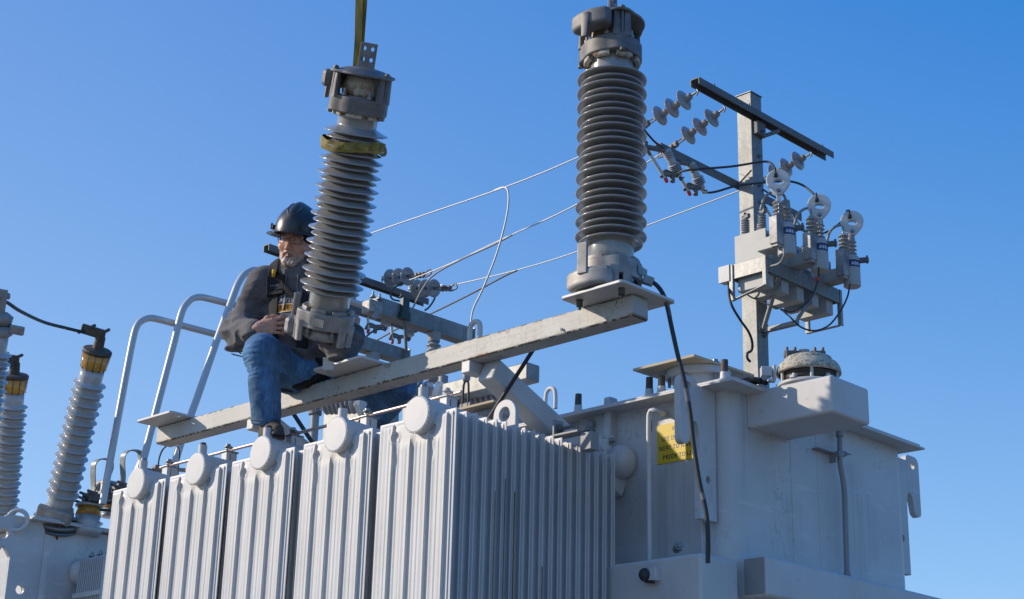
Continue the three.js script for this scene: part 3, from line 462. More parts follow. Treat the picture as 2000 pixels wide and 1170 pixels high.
// yellow webbing sling
{
  const toW = (x, y, z) => V(x, y, z).multiplyScalar(0.99).applyQuaternion(bushB.quaternion).add(LB0);
  const t = thing('lifting_sling', 'worn yellow webbing sling holding up the hanging bushing', 'sling', LB0.clone());
  const web = (pts, w, side) => { // a flat band along pts
    const P = [], UV = [], I = [], th = 0.004; const c = new THREE.CatmullRomCurve3(pts), n = 50;
    for (let i = 0; i <= n; i++) { const p = c.getPoint(i / n), s = side.clone().normalize(), tn = c.getTangent(i / n), nn = s.clone().cross(tn).normalize(); for (const [a, b] of [[-1, -1], [1, -1], [1, 1], [-1, 1], [-1, -1]]) { const q = p.clone().addScaledVector(s, (a * w) / 2).addScaledVector(nn, (b * th) / 2); P.push(q.x, q.y, q.z); } }
    for (let i = 0; i < n; i++) for (let k = 0; k < 4; k++) { const a = i * 5 + k; I.push(a, a + 1, a + 6, a, a + 6, a + 5); }
    const g = new THREE.BufferGeometry(); g.setAttribute('position', new THREE.Float32BufferAttribute(P, 3)); g.setIndex(I); const f = g.toNonIndexed(); f.computeVertexNormals(); return f;
  };
  const s1 = V(0.72, 0, -0.69), d = 8.27;
  part(t, 'webbing', web([at(703, 212, 8.32), at(696, 150, 8.31), at(700, 70, d), at(701.5, 0, d), at(712, -200, d), at(728, -460, d)], 0.04, s1.clone().add(V(0, 0.0, 0.35))), M.strap);
  part(t, 'webbing', web([at(712, 190, 8.36), at(701, 150, 8.34), at(704, 80, d + 0.02), at(709.5, 0, d + 0.02), at(722, -200, d + 0.02), at(731, -460, d + 0.01)], 0.042, s1.clone().add(V(0.2, 0.0, -0.1))), M.strap);
  // band choked round a shed near the top
  const pts = 72, P = [], I = []; for (let i = 0; i <= pts; i++) { const a = (i / pts) * 2 * Math.PI; for (const [k, yy] of [0.0, 0.25, 0.5, 0.75, 1].entries()) { const n = noise3(Math.cos(a) * 5, Math.sin(a) * 5, yy * 3), r = 0.17 + 0.006 * n - (k === 0 || k === 4 ? 0.004 : 0) + 0.004 * Math.sin(a * 9 + k), q = toW(r * Math.cos(a), 1.0 + yy * 0.055 + 0.012 * Math.sin(a * 2 + 1) + 0.005 * n, r * Math.sin(a)); P.push(q.x, q.y, q.z); } }
  for (let i = 0; i < pts; i++) for (let k = 0; k < 4; k++) { const a = i * 5 + k; I.push(a, a + 5, a + 6, a, a + 6, a + 1); }
  const g = new THREE.BufferGeometry(); g.setAttribute('position', new THREE.Float32BufferAttribute(P, 3)); g.setIndex(I); g.computeVertexNormals();
  part(t, 'choke_band', g, M.strap);
}

// ================= things on and behind the main tank =================
{ // second plywood cover behind the fins, left
  const src = scene.children.find((o) => o.name === 'plywood_cover');
  const a = onY(1236, 722, 4.02), b = onY(866, 806, 3.99), c = copyOf(src, 'tan plywood board on a round flange seen low behind the white lifting eye', src.position.clone().add(b).sub(a));
  c.position.y = src.position.y - 0.03;
}
const loop = (p, w, h, r) => [tube([V(p.x - w, p.y, p.z), V(p.x - w, p.y + h * 0.55, p.z), V(p.x - w * 0.75, p.y + h * 0.88, p.z), V(p.x, p.y + h, p.z), V(p.x + w * 0.75, p.y + h * 0.88, p.z), V(p.x + w, p.y + h * 0.55, p.z), V(p.x + w, p.y, p.z)], r, 12, 50)];
solo('lifting_loop', 'round bar lifting loop standing on the top of the long beam', 'lifting loop', loop(onZ(927, 662, -5.295), 0.036, 0.09, 0.0135), M.paint);
solo('lifting_loop', 'round bar lifting loop on the tank lid just behind the right brace', 'lifting loop', loop(onZ(1075, 800, -6.4), 0.038, 0.125, 0.0125), M.paint);
solo('black_strap', 'flat black strap running down behind the right brace from the beam', 'strap', [bar(onZ(1046, 676, -5.345), onZ(952, 822, -5.345), 0.022, 0.01, 0.003)], M.dark);
solo('black_strap', 'flat black strap across the left brace below the knee of the worker', 'strap', [bar(onX(573, 808, -7.018), onX(615, 872, -7.018), 0.026, 0.01, 0.003, V(1, 0, 0))], M.dark);
{ // low-voltage bushings lying behind the beam
  const lv = thing('low_voltage_bushing', 'ribbed grey bushing lying sideways left of the leg of the worker below the beam', 'bushing', V(0, 0, 0), 'sideways bushings on the tank lid');
  const pr = [[0, 0], [0.045, 0], [0.045, 0.04]]; for (let i = 0; i < 7; i++) { const y = 0.045 + i * 0.034; pr.push([0.04, y], [0.068, y + 0.006], [0.072, y + 0.012], [0.066, y + 0.019], [0.042, y + 0.026]); } pr.push([0.042, 0.3], [0, 0.3]);
  part(lv, 'porcelain', lathe(pr, 36), M.disc);
  part(lv, 'terminal', [cyl(V(0, 0.3, 0), V(0, 0.4, 0), 0.028), bar(V(0, 0.34, -0.05), V(0, 0.34, 0.06), 0.03, 0.06), cyl(V(0, 0.33, 0.05), V(0, 0.43, 0.05), 0.01)], M.dark);
  part(lv, 'flange', [cyl(V(0, -0.03, 0), V(0, 0.005, 0), 0.09, 0.09, 24), ...[0, 1, 2, 3].flatMap((i) => bolt(V(0.075 * Math.cos(i * 1.57), 0.005, 0.075 * Math.sin(i * 1.57)), UPV, 0.012))], M.paint);
  const put = (o, px0, px1, z) => { const a = onZ(...px0, z), b = onZ(...px1, z + 0.1); o.position.copy(a); o.quaternion.setFromUnitVectors(UPV, b.sub(a).normalize()); return o; };
  put(lv, [706, 788], [640, 790], -6.75);
  put(copyOf(lv, 'ribbed grey bushing lying sideways just right of the leg of the worker'), [853, 772], [800, 757], -6.75);
  put(copyOf(lv, 'ribbed grey bushing lying sideways under the short far beam'), [990, 765], [930, 778], -6.75);
  put(copyOf(lv, 'small ribbed bushing nearest the end of the copper rod'), [880, 800], [905, 770], -6.75);
  const chamber = (px0, px1, label) => { const a = onZ(...px0, -6.85), b = onZ(...px1, -6.85); const t = thing('terminal_chamber', label, 'housing', V((a.x + b.x) / 2, 3.872, -7)); part(t, 'box', span(a.x, b.x, 3.874, a.y, -6.85, -7.2, 0.01), M.galv); part(t, 'cover', span(a.x - 0.012, b.x + 0.012, a.y + 0.001, a.y + 0.013, -6.84, -7.21, 0.004), M.galv); for (let i = 0; i < 3; i++) part(t, 'bolt', bolt(V(a.x + (b.x - a.x) * (0.15 + 0.35 * i), a.y + 0.013, -6.86), UPV, 0.013), M.steel); };
  chamber([632, 800], [706, 790], 'pale steel terminal housing under the leftmost sideways bushing');
  chamber([786, 775], [835, 765], 'pale steel terminal housing beside the shin of the worker');
  const post = (px, py, r, l, label) => { const p = onZ(px, py, -7.3), t = thing('vent_post', label, 'post', V(p.x, 3.872, p.z)); part(t, 'pipe', cyl(V(p.x, 3.873, p.z), p, r), M.grey); part(t, 'collar', [cyl(p.clone().setY(p.y - 0.16), p.clone().setY(p.y - 0.13), r * 1.5), ...bolt(p.clone().add(V(r * 1.4, -0.145, 0.02)), V(1, 0, 0), 0.012)], M.castDark); };
  post(618, 770, 0.033, 0.4, 'dark grey upright pipe below the hanging bushing left of the shin'); post(866, 735, 0.034, 0.4, 'dark grey upright pipe showing below the beam right of the leg');
  const h0 = onZ(911, 731, -6.35);
  const t = thing('hanger', 'forked black hanger rod with a grey cap in front of the short far beam', 'hanger', h0.clone().setY(3.872));
  part(t, 'cap', lathe([[0, 0.012], [0.02, 0.01], [0.024, 0], [0.024, -0.03], [0.018, -0.045], [0, -0.045]], 20).translate(h0.x, h0.y, h0.z), M.grey);
  for (const s of [-1, 1]) part(t, 'rod', tube([V(h0.x, h0.y - 0.04, h0.z), V(h0.x + s * 0.02, h0.y - 0.065, h0.z), V(h0.x + s * 0.024, h0.y - 0.2, h0.z), V(h0.x + s * 0.024, 3.873, h0.z)], 0.007, 8, 30), M.dark);
  part(t, 'socket', [box(0.1, 0.05, 0.05, h0.x, h0.y - 0.2, h0.z - 0.02, 0.01)], M.castDark);
  solo('thin_lead', 'thin dark green lead looping below the left end of the beam', 'cable', tube([onZ(329, 868, -5.4), onZ(318, 878, -5.4), onZ(311, 895, -5.35), onZ(308, 918, -5.3), onZ(306, 934, -5.3)], 0.0055, 8, 40), M.green);
  solo('thin_lead', 'thin dark green lead hanging from the beam end to the rod strut', 'cable', tube([onZ(346, 872, -5.35), onZ(350, 882, -5.35), onZ(349, 898, -5.33), onZ(347, 930, -5.3)], 0.0055, 8, 40), M.green);
  solo('lead_clamp', 'dark bolted clamp holding a thin lead beside the leftmost radiator header', 'clamp', (() => { const p = onZ(306, 920, -5.3); return [box(0.05, 0.07, 0.05, p.x, p.y, p.z, 0.01), bar(p.clone().add(V(-0.12, -0.06, 0)), p.clone().add(V(0, -0.03, 0)), 0.04, 0.03), ...bolt(p.clone().add(V(0.0, 0, 0.025)), V(0, 0, 1), 0.014, 0.05)]; })(), M.castDark);
}

// ================= steel pole with line equipment on the right =================
const PX0 = -12.14, PZ0 = -17.0, PH = 11.95;
{
  const t = thing('steel_pole', 'square galvanised steel pole carrying crossarms behind the transformer on the right', 'pole', V(PX0, 0, PZ0));
  part(t, 'shaft', box(0.25, PH, 0.25, PX0, PH / 2, PZ0, 0.012), M.galv);
  part(t, 'cap', box(0.275, 0.012, 0.275, PX0, PH + 0.007, PZ0, 0.003), M.steel);
  for (const y of [11.0, 10.55, 10.3, 8.35]) part(t, 'step_bolt', bolt(V(PX0 + 0.126, y, PZ0 - 0.02), V(1, 0, 0), 0.02, 0.05), M.castDark);
  const ax = -11.95; // upper channel arm, open side down
  const a = onX(1357, 165, ax), b = onX(1620, 303, ax), y = 11.56;
  const U = new THREE.Shape([[-0.075, 0], [0.075, 0], [0.075, 0.0], [0.075, 0.1], [0.063, 0.1], [0.063, 0.012], [-0.063, 0.012], [-0.063, 0.1], [-0.075, 0.1]].map(([u, v]) => new THREE.Vector2(u, -v)));
  part(t, 'crossarm', ext(U, a.z - b.z, 0).translate(ax, y + 0.05, b.z), M.arm);
  part(t, 'arm_bracket', [box(0.08, 0.2, 0.2, PX0 + 0.165, 11.4, PZ0, 0.006), bar(V(PX0 + 0.13, 11.3, PZ0 - 0.06), V(ax + 0.06, 11.47, PZ0 - 0.35), 0.06, 0.05), ...bolt(V(PX0 + 0.2, 11.35, PZ0), V(1, 0, 0), 0.025, 0.06)], M.arm);
  for (const z of [-15.9, -16.7, -18.5]) part(t, 'arm_bolt', bolt(V(ax + 0.03, y + 0.052, z), UPV, 0.02, 0.06), M.castDark);
  const a2 = onX(1287, 292, -12.33), b2 = onX(1562, 424, -12.33); // lower angle arm behind the pole
  part(t, 'lower_arm', [box(0.012, 0.13, a2.z - b2.z, -12.3, 10.6, (a2.z + b2.z) / 2, 0.002), box(0.1, 0.012, a2.z - b2.z, -12.35, 10.66, (a2.z + b2.z) / 2, 0.002)], M.arm);
  part(t, 'band', [0, 1].map((i) => bar(V(PX0 - 0.1, 10.62 + (i ? 0 : 0.13), PZ0 + 0.128), V(PX0 + 0.1, 10.62 + (i ? 0.13 : 0), PZ0 + 0.128), 0.006, 0.02, 0.002, V(0, 0, 1))), M.castDark);
}
function insulatorString(label, A, B, group) {  // three bell discs from the arm towards the clamp
  const t = thing('insulator_string', label, 'insulator', A.clone(), group), d = B.clone().sub(A).normalize(), L = B.distanceTo(A);
  part(t, 'shackle', [cyl(A, A.clone().addScaledVector(d, 0.14), 0.016), tube([A.clone().add(V(0, 0.05, 0)), A.clone().add(V(0.03, 0, 0)), A.clone().add(V(0, -0.05, 0))], 0.012, 6)], M.steel);
  for (let i = 0; i < 3; i++) {
    const q = A.clone().addScaledVector(d, 0.12 + i * 0.215);
    const e = part(t, 'disc', aim(lathe([[0.02, 0.06], [0.06, 0.055], [0.11, 0.066], [0.145, 0.088], [0.153, 0.1], [0.148, 0.108], [0.125, 0.104], [0.113, 0.118], [0.1, 0.1], [0.084, 0.115], [0.072, 0.098], [0.054, 0.112], [0.02, 0.1]], 40), q, d), M.disc);
    part(e, 'metal_cap', aim(lathe([[0, -0.03], [0.036, -0.028], [0.046, -0.018], [0.058, 0.05], [0.06, 0.062], [0, 0.062]], 24), q, d), M.grey);
    part(e, 'pin', cyl(q.clone().addScaledVector(d, 0.1), q.clone().addScaledVector(d, 0.2), 0.015), M.steel);
  }
  const c = A.clone().addScaledVector(d, 0.72);
  part(t, 'dead_end_clamp', [0, 1].map((i) => cyl(A.clone().addScaledVector(d, 0.66).add(V(0, i ? 0.02 : -0.02, 0)), c.clone().addScaledVector(d, 0.16).add(V(0, i ? 0.03 : -0.03, 0)), 0.01)).concat([bar(c.clone().addScaledVector(d, 0.12), c.clone().addScaledVector(d, 0.36), 0.05, 0.09, 0.015)], [0, 1, 2].map((i) => cyl(c.clone().addScaledVector(d, 0.16 + i * 0.08).add(V(0.06, 0.0, 0.06)), c.clone().addScaledVector(d, 0.16 + i * 0.08).add(V(-0.06, -0.02, -0.06)), 0.014)), tube([c.clone().addScaledVector(d, 0.35).add(V(0, 0.02, 0)), c.clone().addScaledVector(d, 0.46).add(V(0, 0.08, 0)), c.clone().addScaledVector(d, 0.5).add(V(0, 0, 0)), c.clone().addScaledVector(d, 0.36).add(V(0, -0.05, 0))], 0.012, 6)), M.castDark);
  return { t, end: A.clone().addScaledVector(d, 0.96) };
}
const wireGeo = (pts, r) => tube(pts, r, 8, 140);
const LEFT_X = -19.3;
const farA = (px, py) => onX(px, py, LEFT_X);
{
  const grp = 'bell insulator strings of the near pole';
  const A = [[1360, 180], [1413, 213], [1582, 301]].map(([x, y]) => onX(x, y, -11.98));
  const E = [[1262, 243], [1328, 276], [1478, 358]].map(([x, y], i) => onZ(x, y, A[i].z));
  const ends = A.map((a, i) => insulatorString(['string of bell insulators highest and leftmost on the crossarm of the near pole', 'second string of bell insulators, just left of the near pole top', 'string of bell insulators to the right of the pole behind the ring sensors'][i], a, E[i], grp).end);
  const F = [[600, 506], [800, 547], [842, 567]];
  const M1 = [[[1125, 309], [985, 366], [727, 455]], [[1125, 400], [990, 463], [880, 515]], [[1440, 374], [1265, 440], [1120, 494], [1000, 530]]];
  const lab = ['uppermost bare line conductor crossing the sky between the two bushings', 'middle bare line conductor between the two bushings', 'lowest bare line conductor passing behind the near pole'];
  M1.forEach((m, i) => solo('line_conductor', lab[i], 'conductor', wireGeo([ends[i], ...m.map(([x, y]) => onZ(x, y, A[i].z)), onZ(F[i][0], F[i][1], A[i].z)], 0.0105), M.wire, 'bare line conductors'));
  const z0 = A[0].z, z1 = A[1].z, z2 = A[2].z;
  solo('drop_lead', 'bright stranded lead dropping from the uppermost conductor to behind the beam', 'cable', wireGeo([onZ(965, 372, z0), onZ(985, 366, z0), onZ(993, 378, z0), onZ(990, 420, z0), onZ(972, 490, z0), onZ(945, 560, z0), onZ(924, 605, z0), onZ(920, 640, z0), onZ(922, 690, z0)], 0.0135), M.wire);
  solo('drop_lead', 'dark lead leaving the middle conductor towards the far fuse holders', 'cable', wireGeo([onZ(1000, 459, z1), onZ(960, 480, z1), onZ(900, 507, z1), onZ(850, 535, z1), onZ(828, 560, z1), onZ(812, 590, z1), onZ(800, 615, z1)], 0.015), M.grey);
  solo('drop_lead', 'dark lead leaving the lowest conductor and slanting down to the bus', 'cable', wireGeo([onZ(1010, 528, z2), onZ(980, 542, z2), onZ(920, 574, z2), onZ(845, 611, z2), onZ(790, 635, z2), onZ(735, 665, z2)], 0.016), M.arm);
  // clamps where leads leave
  solo('line_tap', 'grey tap clamp on the lowest conductor near the far insulators', 'clamp', (() => { const p = onZ(865, 563, z2); return [box(0.12, 0.1, 0.08, p.x, p.y, p.z, 0.02), ...bolt(p.clone().add(V(0, 0.03, 0.04)), V(0, 0, 1), 0.02)]; })(), M.alu);
}
function cutout(label, topPx, botPx, x, group) { // fuse cutout: ribbed insulator on a bracket and a slim tube with a red tip
  const A = onX(...topPx, x), B = onX(...botPx, x), t = thing('fuse_cutout', label, 'fuse holder', A.clone(), group), d = B.clone().sub(A), L = d.length(); d.normalize();
  const pr = [[0, 0], [0.05, 0], [0.052, 0.02]]; const hs = L / 2 - 0.09;
  const ribs = (y, n, R) => { for (let i = 0; i < n; i++) { const k = y + i * 0.036; pr.push([0.045, k], [R, k + 0.008], [R + 0.002, k + 0.014], [R - 0.006, k + 0.022], [0.046, k + 0.028]); } };
  ribs(0.03, 4, 0.068); pr.push([0.045, 0.18], [0.055, 0.185], [0.06, 0.29], [0.05, 0.3]); ribs(0.31, 5, 0.085); pr.push([0.05, 0.5], [0.045, 0.52], [0.05, 0.56], [0.04, 0.58], [0, 0.58]);
  const g = lathe(pr, 28).scale(1, L / 0.58, 1); part(t, 'insulator', aim(g, A, d), M.porcLight);
  const o = V(-0.1, 0, 0.34), tA = A.clone().add(o).addScaledVector(d, 0.05), tB = B.clone().add(o.clone().multiplyScalar(0.8)).addScaledVector(d, 0.09);
  part(t, 'upper_bracket', [bar(A.clone().addScaledVector(d, 0.02), tA, 0.07, 0.05, 0.008), box(0.06, 0.09, 0.07, tA.x, tA.y + 0.04, tA.z, 0.015), tube([tA.clone().add(V(0, 0.08, 0)), tA.clone().add(V(-0.05, 0.13, 0.05)), tA.clone().add(V(0, 0.03, 0.12))], 0.014, 6)], M.castDark);
  part(t, 'upper_horn', [bar(tA.clone().add(V(-0.02, 0.06, 0.02)), tA.clone().add(V(-0.06, 0.16, 0.1)), 0.14, 0.04, 0.01)], M.tan);
  part(t, 'lower_bracket', [bar(B.clone().addScaledVector(d, -0.02), tB.clone().addScaledVector(d, -0.06), 0.07, 0.05, 0.008), box(0.05, 0.1, 0.06, tB.x + 0.05, tB.y + 0.0, tB.z - 0.1, 0.012), ...bolt(B.clone().addScaledVector(d, 0.03), V(1, 0, 0), 0.024, 0.06)], M.castDark);
  part(t, 'trunnion', tube([tB.clone().add(V(0.02, 0.1, -0.1)), tB.clone().add(V(0, 0.1, 0)), tB.clone().add(V(-0.02, 0, 0.05))], 0.022, 8), M.tan);
  part(t, 'fuse_tube', [cyl(tA, tB, 0.023, 0.023, 14)], M.white);
  part(t, 'stained_sleeve', [cyl(tA.clone().lerp(tB, 0.06), tA.clone().lerp(tB, 0.26), 0.0245, 0.0245, 14)], M.tan);
  part(t, 'red_tip', [cyl(tB, tB.clone().addScaledVector(d, 0.05), 0.027, 0.026, 16), new THREE.SphereGeometry(0.026, 14, 10).translate(...tB.clone().addScaledVector(d, 0.05).toArray())], M.red);
  return t;
}
cutout('fuse holder with red tipped tube at the outer end of the lower pole arm', [1300, 292], [1327, 345], -12.28, 'fuse holders on the near pole');
cutout('fuse holder with red tipped tube midway between the pole and the arm end', [1348, 318], [1372, 370], -12.28, 'fuse holders on the near pole');
cutout('fuse holder on the lower arm right of the pole, half hidden by switches', [1522, 396], [1548, 450], -12.28, 'fuse holders on the near pole');
{ // jumpers around the pole
  const c = (label, pts, x, r = 0.016, m = M.cable) => solo('jumper_cable', label, 'cable', tube(pts.map((p) => (p.length > 2 ? onX(p[0], p[1], p[2]) : onX(p[0], p[1], x))), r, 8, 120), m);
  c('black jumper from the outer fuse holder across the pole to the highest ring sensor', [[1322, 342, -12.2], [1335, 334, -12.0], [1370, 330, -11.8], [1430, 325, -11.6], [1480, 317, -11.4], [1500, 316, -11.3], [1510, 323, -11.2], [1515, 336, -11.1], [1516, 343, -11.05]]);
  c('black jumper from the second fuse holder across the pole to the middle ring sensor', [[1368, 370, -12.2], [1380, 376, -12.0], [1400, 374, -11.9], [1440, 363, -11.75], [1500, 356, -11.6], [1540, 354, -11.5], [1568, 362, -11.35], [1590, 380, -11.15], [1597, 392, -11.05]]);
  c('black jumper from behind the rack to the lowest ring sensor', [[1540, 408, -12.0], [1580, 460, -11.6], [1615, 453, -11.3], [1635, 440, -11.2], [1648, 428, -11.1], [1655, 410, -11.05]], 0, 0.014);
  c('short black lead rising from the outer fuse holder behind the tall bushing', [[1296, 288, -12.25], [1280, 278, -12.2], [1262, 258, -12.2], [1250, 240, -12.2]], 0, 0.014);
  c('thin black lead crossing right of the pole above the lower arm', [[1490, 370, -12.0], [1510, 383, -11.95], [1524, 390, -11.9]], 0, 0.012);
}
const RX = -11.35, RZ = -16.164, RY = 9.1, RXL = -11.92, RZE = -17.87;
{
  const t = thing('equipment_rack', 'galvanised steel rack bolted to the near pole holding grey capacitor cans', 'rack', V(-11.65, RY - 0.4, -17));
  const L = (x0, x1, z0, z1, n) => part(t, n, [span(x0, x1, RY - 0.2, RY, z0, z1, 0.003)], M.alu);
  part(t, 'front_rail', [span(RXL, RX, RY - 0.2, RY, RZ, RZ - 0.012, 0.002), span(RXL, RX, RY - 0.012, RY + 0.002, RZ - 0.002, RZ - 0.05, 0.002)], M.alu);
  part(t, 'side_rail', [span(RX - 0.012, RX + 0.002, RY - 0.2, RY - 0.001, RZ - 0.001, RZE, 0.002), span(RX - 0.05, RX, RY - 0.013, RY - 0.001, RZ - 0.05, RZE, 0.002)], M.galv);
  part(t, 'side_rail', [span(RXL - 0.002, RXL + 0.012, RY - 0.2, RY - 0.001, RZ - 0.001, RZE, 0.002)], M.galv);
  part(t, 'rear_rail', [span(RXL, RX, RY - 0.2, RY, RZE, RZE + 0.012, 0.002)], M.galv);
  for (const [x, z, y] of [[RXL + 0.02, RZ + 0.012, RY - 0.5], [RX - 0.02, RZ + 0.012, RY - 0.4], [RXL + 0.02, RZE - 0.012, RY - 0.52], [RX - 0.02, RZE - 0.012, RY - 0.52]]) part(t, 'leg', [box(0.05, RY - y, 0.012, x, (RY + y) / 2, z, 0.002), box(0.012, RY - y, 0.05, x + 0.025, (RY + y) / 2, z - 0.02, 0.002)], M.alu);
  part(t, 'foot_bar', [bar(V(RXL + 0.02, RY - 0.5, RZ), V(RX - 0.02, RY - 0.4, RZ), 0.05, 0.014)], M.alu);
  part(t, 'foot_bar', [bar(V(RXL + 0.02, RY - 0.52, RZE), V(RX - 0.02, RY - 0.52, RZE), 0.05, 0.014)], M.alu);
  part(t, 'brace', [bar(V(-11.93, 8.42, -16.9), V(RX - 0.03, RY - 0.19, -16.5), 0.05, 0.05)], M.alu);
  part(t, 'brace', [bar(V(-11.5, 8.42, -17.0), V(RX - 0.03, RY - 0.19, -17.3), 0.05, 0.05)], M.galv);
  part(t, 'support_arm', [bar(V(-12.02, 8.42, -17.0), V(-11.45, 8.42, -17.0), 0.07, 0.06), bar(V(-12.02, 8.46, -16.9), V(-12.02, 8.46, -17.1), 0.06, 0.14)], M.galv);
  const g = solo('name_label', 'small white label plate on the long rail of the rack', 'label', (() => { const p = onX(1582, 524, RX + 0.004); return box(0.004, 0.09, 0.17, p.x, p.y, p.z, 0.001); })(), M.white);
}
{
  const t = thing('capacitor_can', 'grey capacitor can at the front end of the rack behind a sunlit plate', 'capacitor', V(-11.64, RY, RZ - 0.16), 'capacitor cans in the pole rack');
  part(t, 'case', [box(0.46, 0.78, 0.16, -11.63, RY + 0.02, RZ - 0.16, 0.012)], M.box);
  const ribs = (x) => { const pr = [[0, 0], [0.04, 0]]; for (let i = 0; i < 7; i++) { const y = 0.02 + i * 0.034; pr.push([0.034, y], [0.056, y + 0.008], [0.058, y + 0.014], [0.052, y + 0.02], [0.035, y + 0.027]); } pr.push([0.035, 0.27], [0, 0.27]); return lathe(pr, 24).translate(x, RY + 0.41, RZ - 0.16); };
  for (const x of [-11.77, -11.5]) { const b = part(t, 'bushing', ribs(x), M.disc); part(b, 'terminal', [bar(V(x - 0.06, RY + 0.7, RZ - 0.19), V(x + 0.08, RY + 0.7, RZ - 0.14), 0.05, 0.06, 0.01), cyl(V(x, RY + 0.66, RZ - 0.16), V(x, RY + 0.76, RZ - 0.16), 0.018)], M.castDark); }
  const c = document.createElement('canvas'); c.width = c.height = 64; const q = c.getContext('2d'); q.fillStyle = '#1d3f8f'; q.fillRect(0, 0, 64, 64); q.fillStyle = '#dfe6ee'; q.fillRect(10, 12, 44, 5); q.font = 'bold 34px sans-serif'; q.textAlign = 'center'; q.fillText('U', 32, 52);
  const tx = new THREE.CanvasTexture(c); tx.colorSpace = THREE.SRGBColorSpace;
  const p = new THREE.PlaneGeometry(0.09, 0.11).rotateY(Math.PI / 2).translate(-11.396, RY + 0.3, RZ - 0.16); part(t, 'blue_label', p, mat([1, 1, 1], { map: tx }), true);
  const labs = ['second capacitor can from the front of the rack', 'middle capacitor can of the five in the rack', 'fourth capacitor can from the front of the rack', 'capacitor can at the rear end of the rack farthest from the pole'];
  labs.forEach((l, i) => copyOf(t, l, t.position.clone().add(V(0, -0.02 * (i % 2), -0.345 * (i + 1)))));
  part(t, 'front_plate', [span(-11.885, -11.385, RY + 0.005, RY + 0.42, RZ - 0.068, RZ - 0.078, 0.002)], M.box);
}
{ // three switches with ring sensors on the near side of the rack
  const cz = (px, py) => onX(px, py, -11.0);
  const b0 = cz(1537, 500), t = thing('pole_switch', 'grey pole switch unit nearest the pole, with its box sunlit', 'switch', b0.clone(), 'switch units on the rack');
  part(t, 'cylinder', lathe([[0, 0], [0.1, 0], [0.115, 0.012], [0.115, 0.38], [0.105, 0.42], [0.08, 0.45], [0, 0.46]], 40).translate(b0.x, b0.y, b0.z), M.box);
  const hx = b0.x - 0.03, hz = b0.z + 0.17;
  part(t, 'housing', [box(0.13, 0.38, 0.15, hx, b0.y + 0.3, hz, 0.012), box(0.15, 0.4, 0.02, hx + 0.0, b0.y + 0.3, hz - 0.085, 0.006), box(0.1, 0.04, 0.11, hx, b0.y + 0.095, hz, 0.008)], M.cast);
  part(t, 'mounting_bracket', [box(0.3, 0.16, 0.05, b0.x - 0.22, b0.y + 0.2, b0.z + 0.1, 0.004), box(0.3, 0.03, 0.2, b0.x - 0.22, b0.y + 0.13, b0.z + 0.02, 0.004)], M.box);
  for (const [dx, dz, h] of [[-0.01, 0.15, 0.3], [0.0, -0.02, 0.33]]) {
    const pr = [[0, 0], [0.05, 0]]; for (let i = 0; i < 4; i++) { const y = 0.02 + i * 0.055; pr.push([0.036, y], [0.07, y + 0.014], [0.073, y + 0.022], [0.066, y + 0.03], [0.038, y + 0.044]); } pr.push([0.036, 0.25], [0, 0.25]);
    const y0 = b0.y + (dz > 0 ? 0.48 : 0.44), b = part(t, 'bushing', lathe(pr, 26).translate(b0.x + dx, y0, b0.z + dz), M.disc);
    if (dz < 0) part(b, 'boot', cyl(V(b0.x + dx, y0 + 0.2, b0.z + dz), V(b0.x + dx, y0 + 0.33, b0.z + dz), 0.058, 0.05), M.grey);
    else part(b, 'stud', cyl(V(b0.x + dx, y0 + 0.25, b0.z + dz), V(b0.x + dx, y0 + 0.36, b0.z + dz), 0.016), M.steel);
  }
  part(t, 'side_terminal', [bar(V(b0.x + 0.05, b0.y + 0.38, b0.z - 0.05), V(b0.x + 0.2, b0.y + 0.38, b0.z - 0.12), 0.06, 0.07, 0.012), cyl(V(b0.x + 0.18, b0.y + 0.33, b0.z - 0.11), V(b0.x + 0.18, b0.y + 0.44, b0.z - 0.11), 0.015)], M.castDark);
  const top = b0.y + 0.44 + 0.33;
  part(t, 'lead', tube([V(b0.x, top - 0.02, b0.z - 0.02), V(b0.x - 0.02, top + 0.08, b0.z), V(b0.x - 0.1, top + 0.13, b0.z + 0.08), V(b0.x - 0.2, top + 0.05, b0.z + 0.16), V(b0.x - 0.26, top - 0.12, b0.z + 0.18)], 0.019, 8, 40), M.grey);
  const c = document.createElement('canvas'); c.width = 128; c.height = 64; const q = c.getContext('2d'); q.fillStyle = '#2d3566'; q.fillRect(0, 0, 128, 64); q.fillStyle = '#d5d8de'; q.font = 'bold 40px sans-serif'; q.textAlign = 'center'; q.fillText('ABB', 66, 49);
  const tx = new THREE.CanvasTexture(c); tx.colorSpace = THREE.SRGBColorSpace;
  const lg = new THREE.CylinderGeometry(0.1165, 0.1165, 0.1, 16, 1, true, 0.2, 1.7).translate(b0.x, b0.y + 0.31, b0.z); part(t, 'blue_label', lg, mat([1, 1, 1], { map: tx }), true);
  // ring sensor
  const rc = onX(1520, 356, -10.97), s = thing('ring_sensor', 'white teardrop shaped ring sensor highest of the three, beside the pole', 'sensor', rc.clone(), 'ring sensors above the switches');
  const sh = new THREE.Shape(), R = 0.155; for (let i = 0; i <= 48; i++) { const a = rad(-38 + (i / 48) * 256); const x = R * Math.cos(a), y = R * Math.sin(a) + 0.02; i ? sh.lineTo(x, y) : sh.moveTo(x, y); } sh.quadraticCurveTo(-0.075, -0.15, -0.025, -0.185); sh.lineTo(0.025, -0.185); sh.quadraticCurveTo(0.075, -0.15, R * Math.cos(rad(-38)), R * Math.sin(rad(-38)) + 0.02);
  const hl = new THREE.Path(); hl.absellipse(0, -0.005, 0.056, 0.034, 0, 2 * Math.PI, true, 0); sh.holes.push(hl);
  const ry = 0.62, place = (g) => g.rotateY(ry).translate(rc.x, rc.y, rc.z);
  part(s, 'ring', place(ext(sh, 0.075, 0.012, 24).translate(0, 0, -0.037)), M.white);
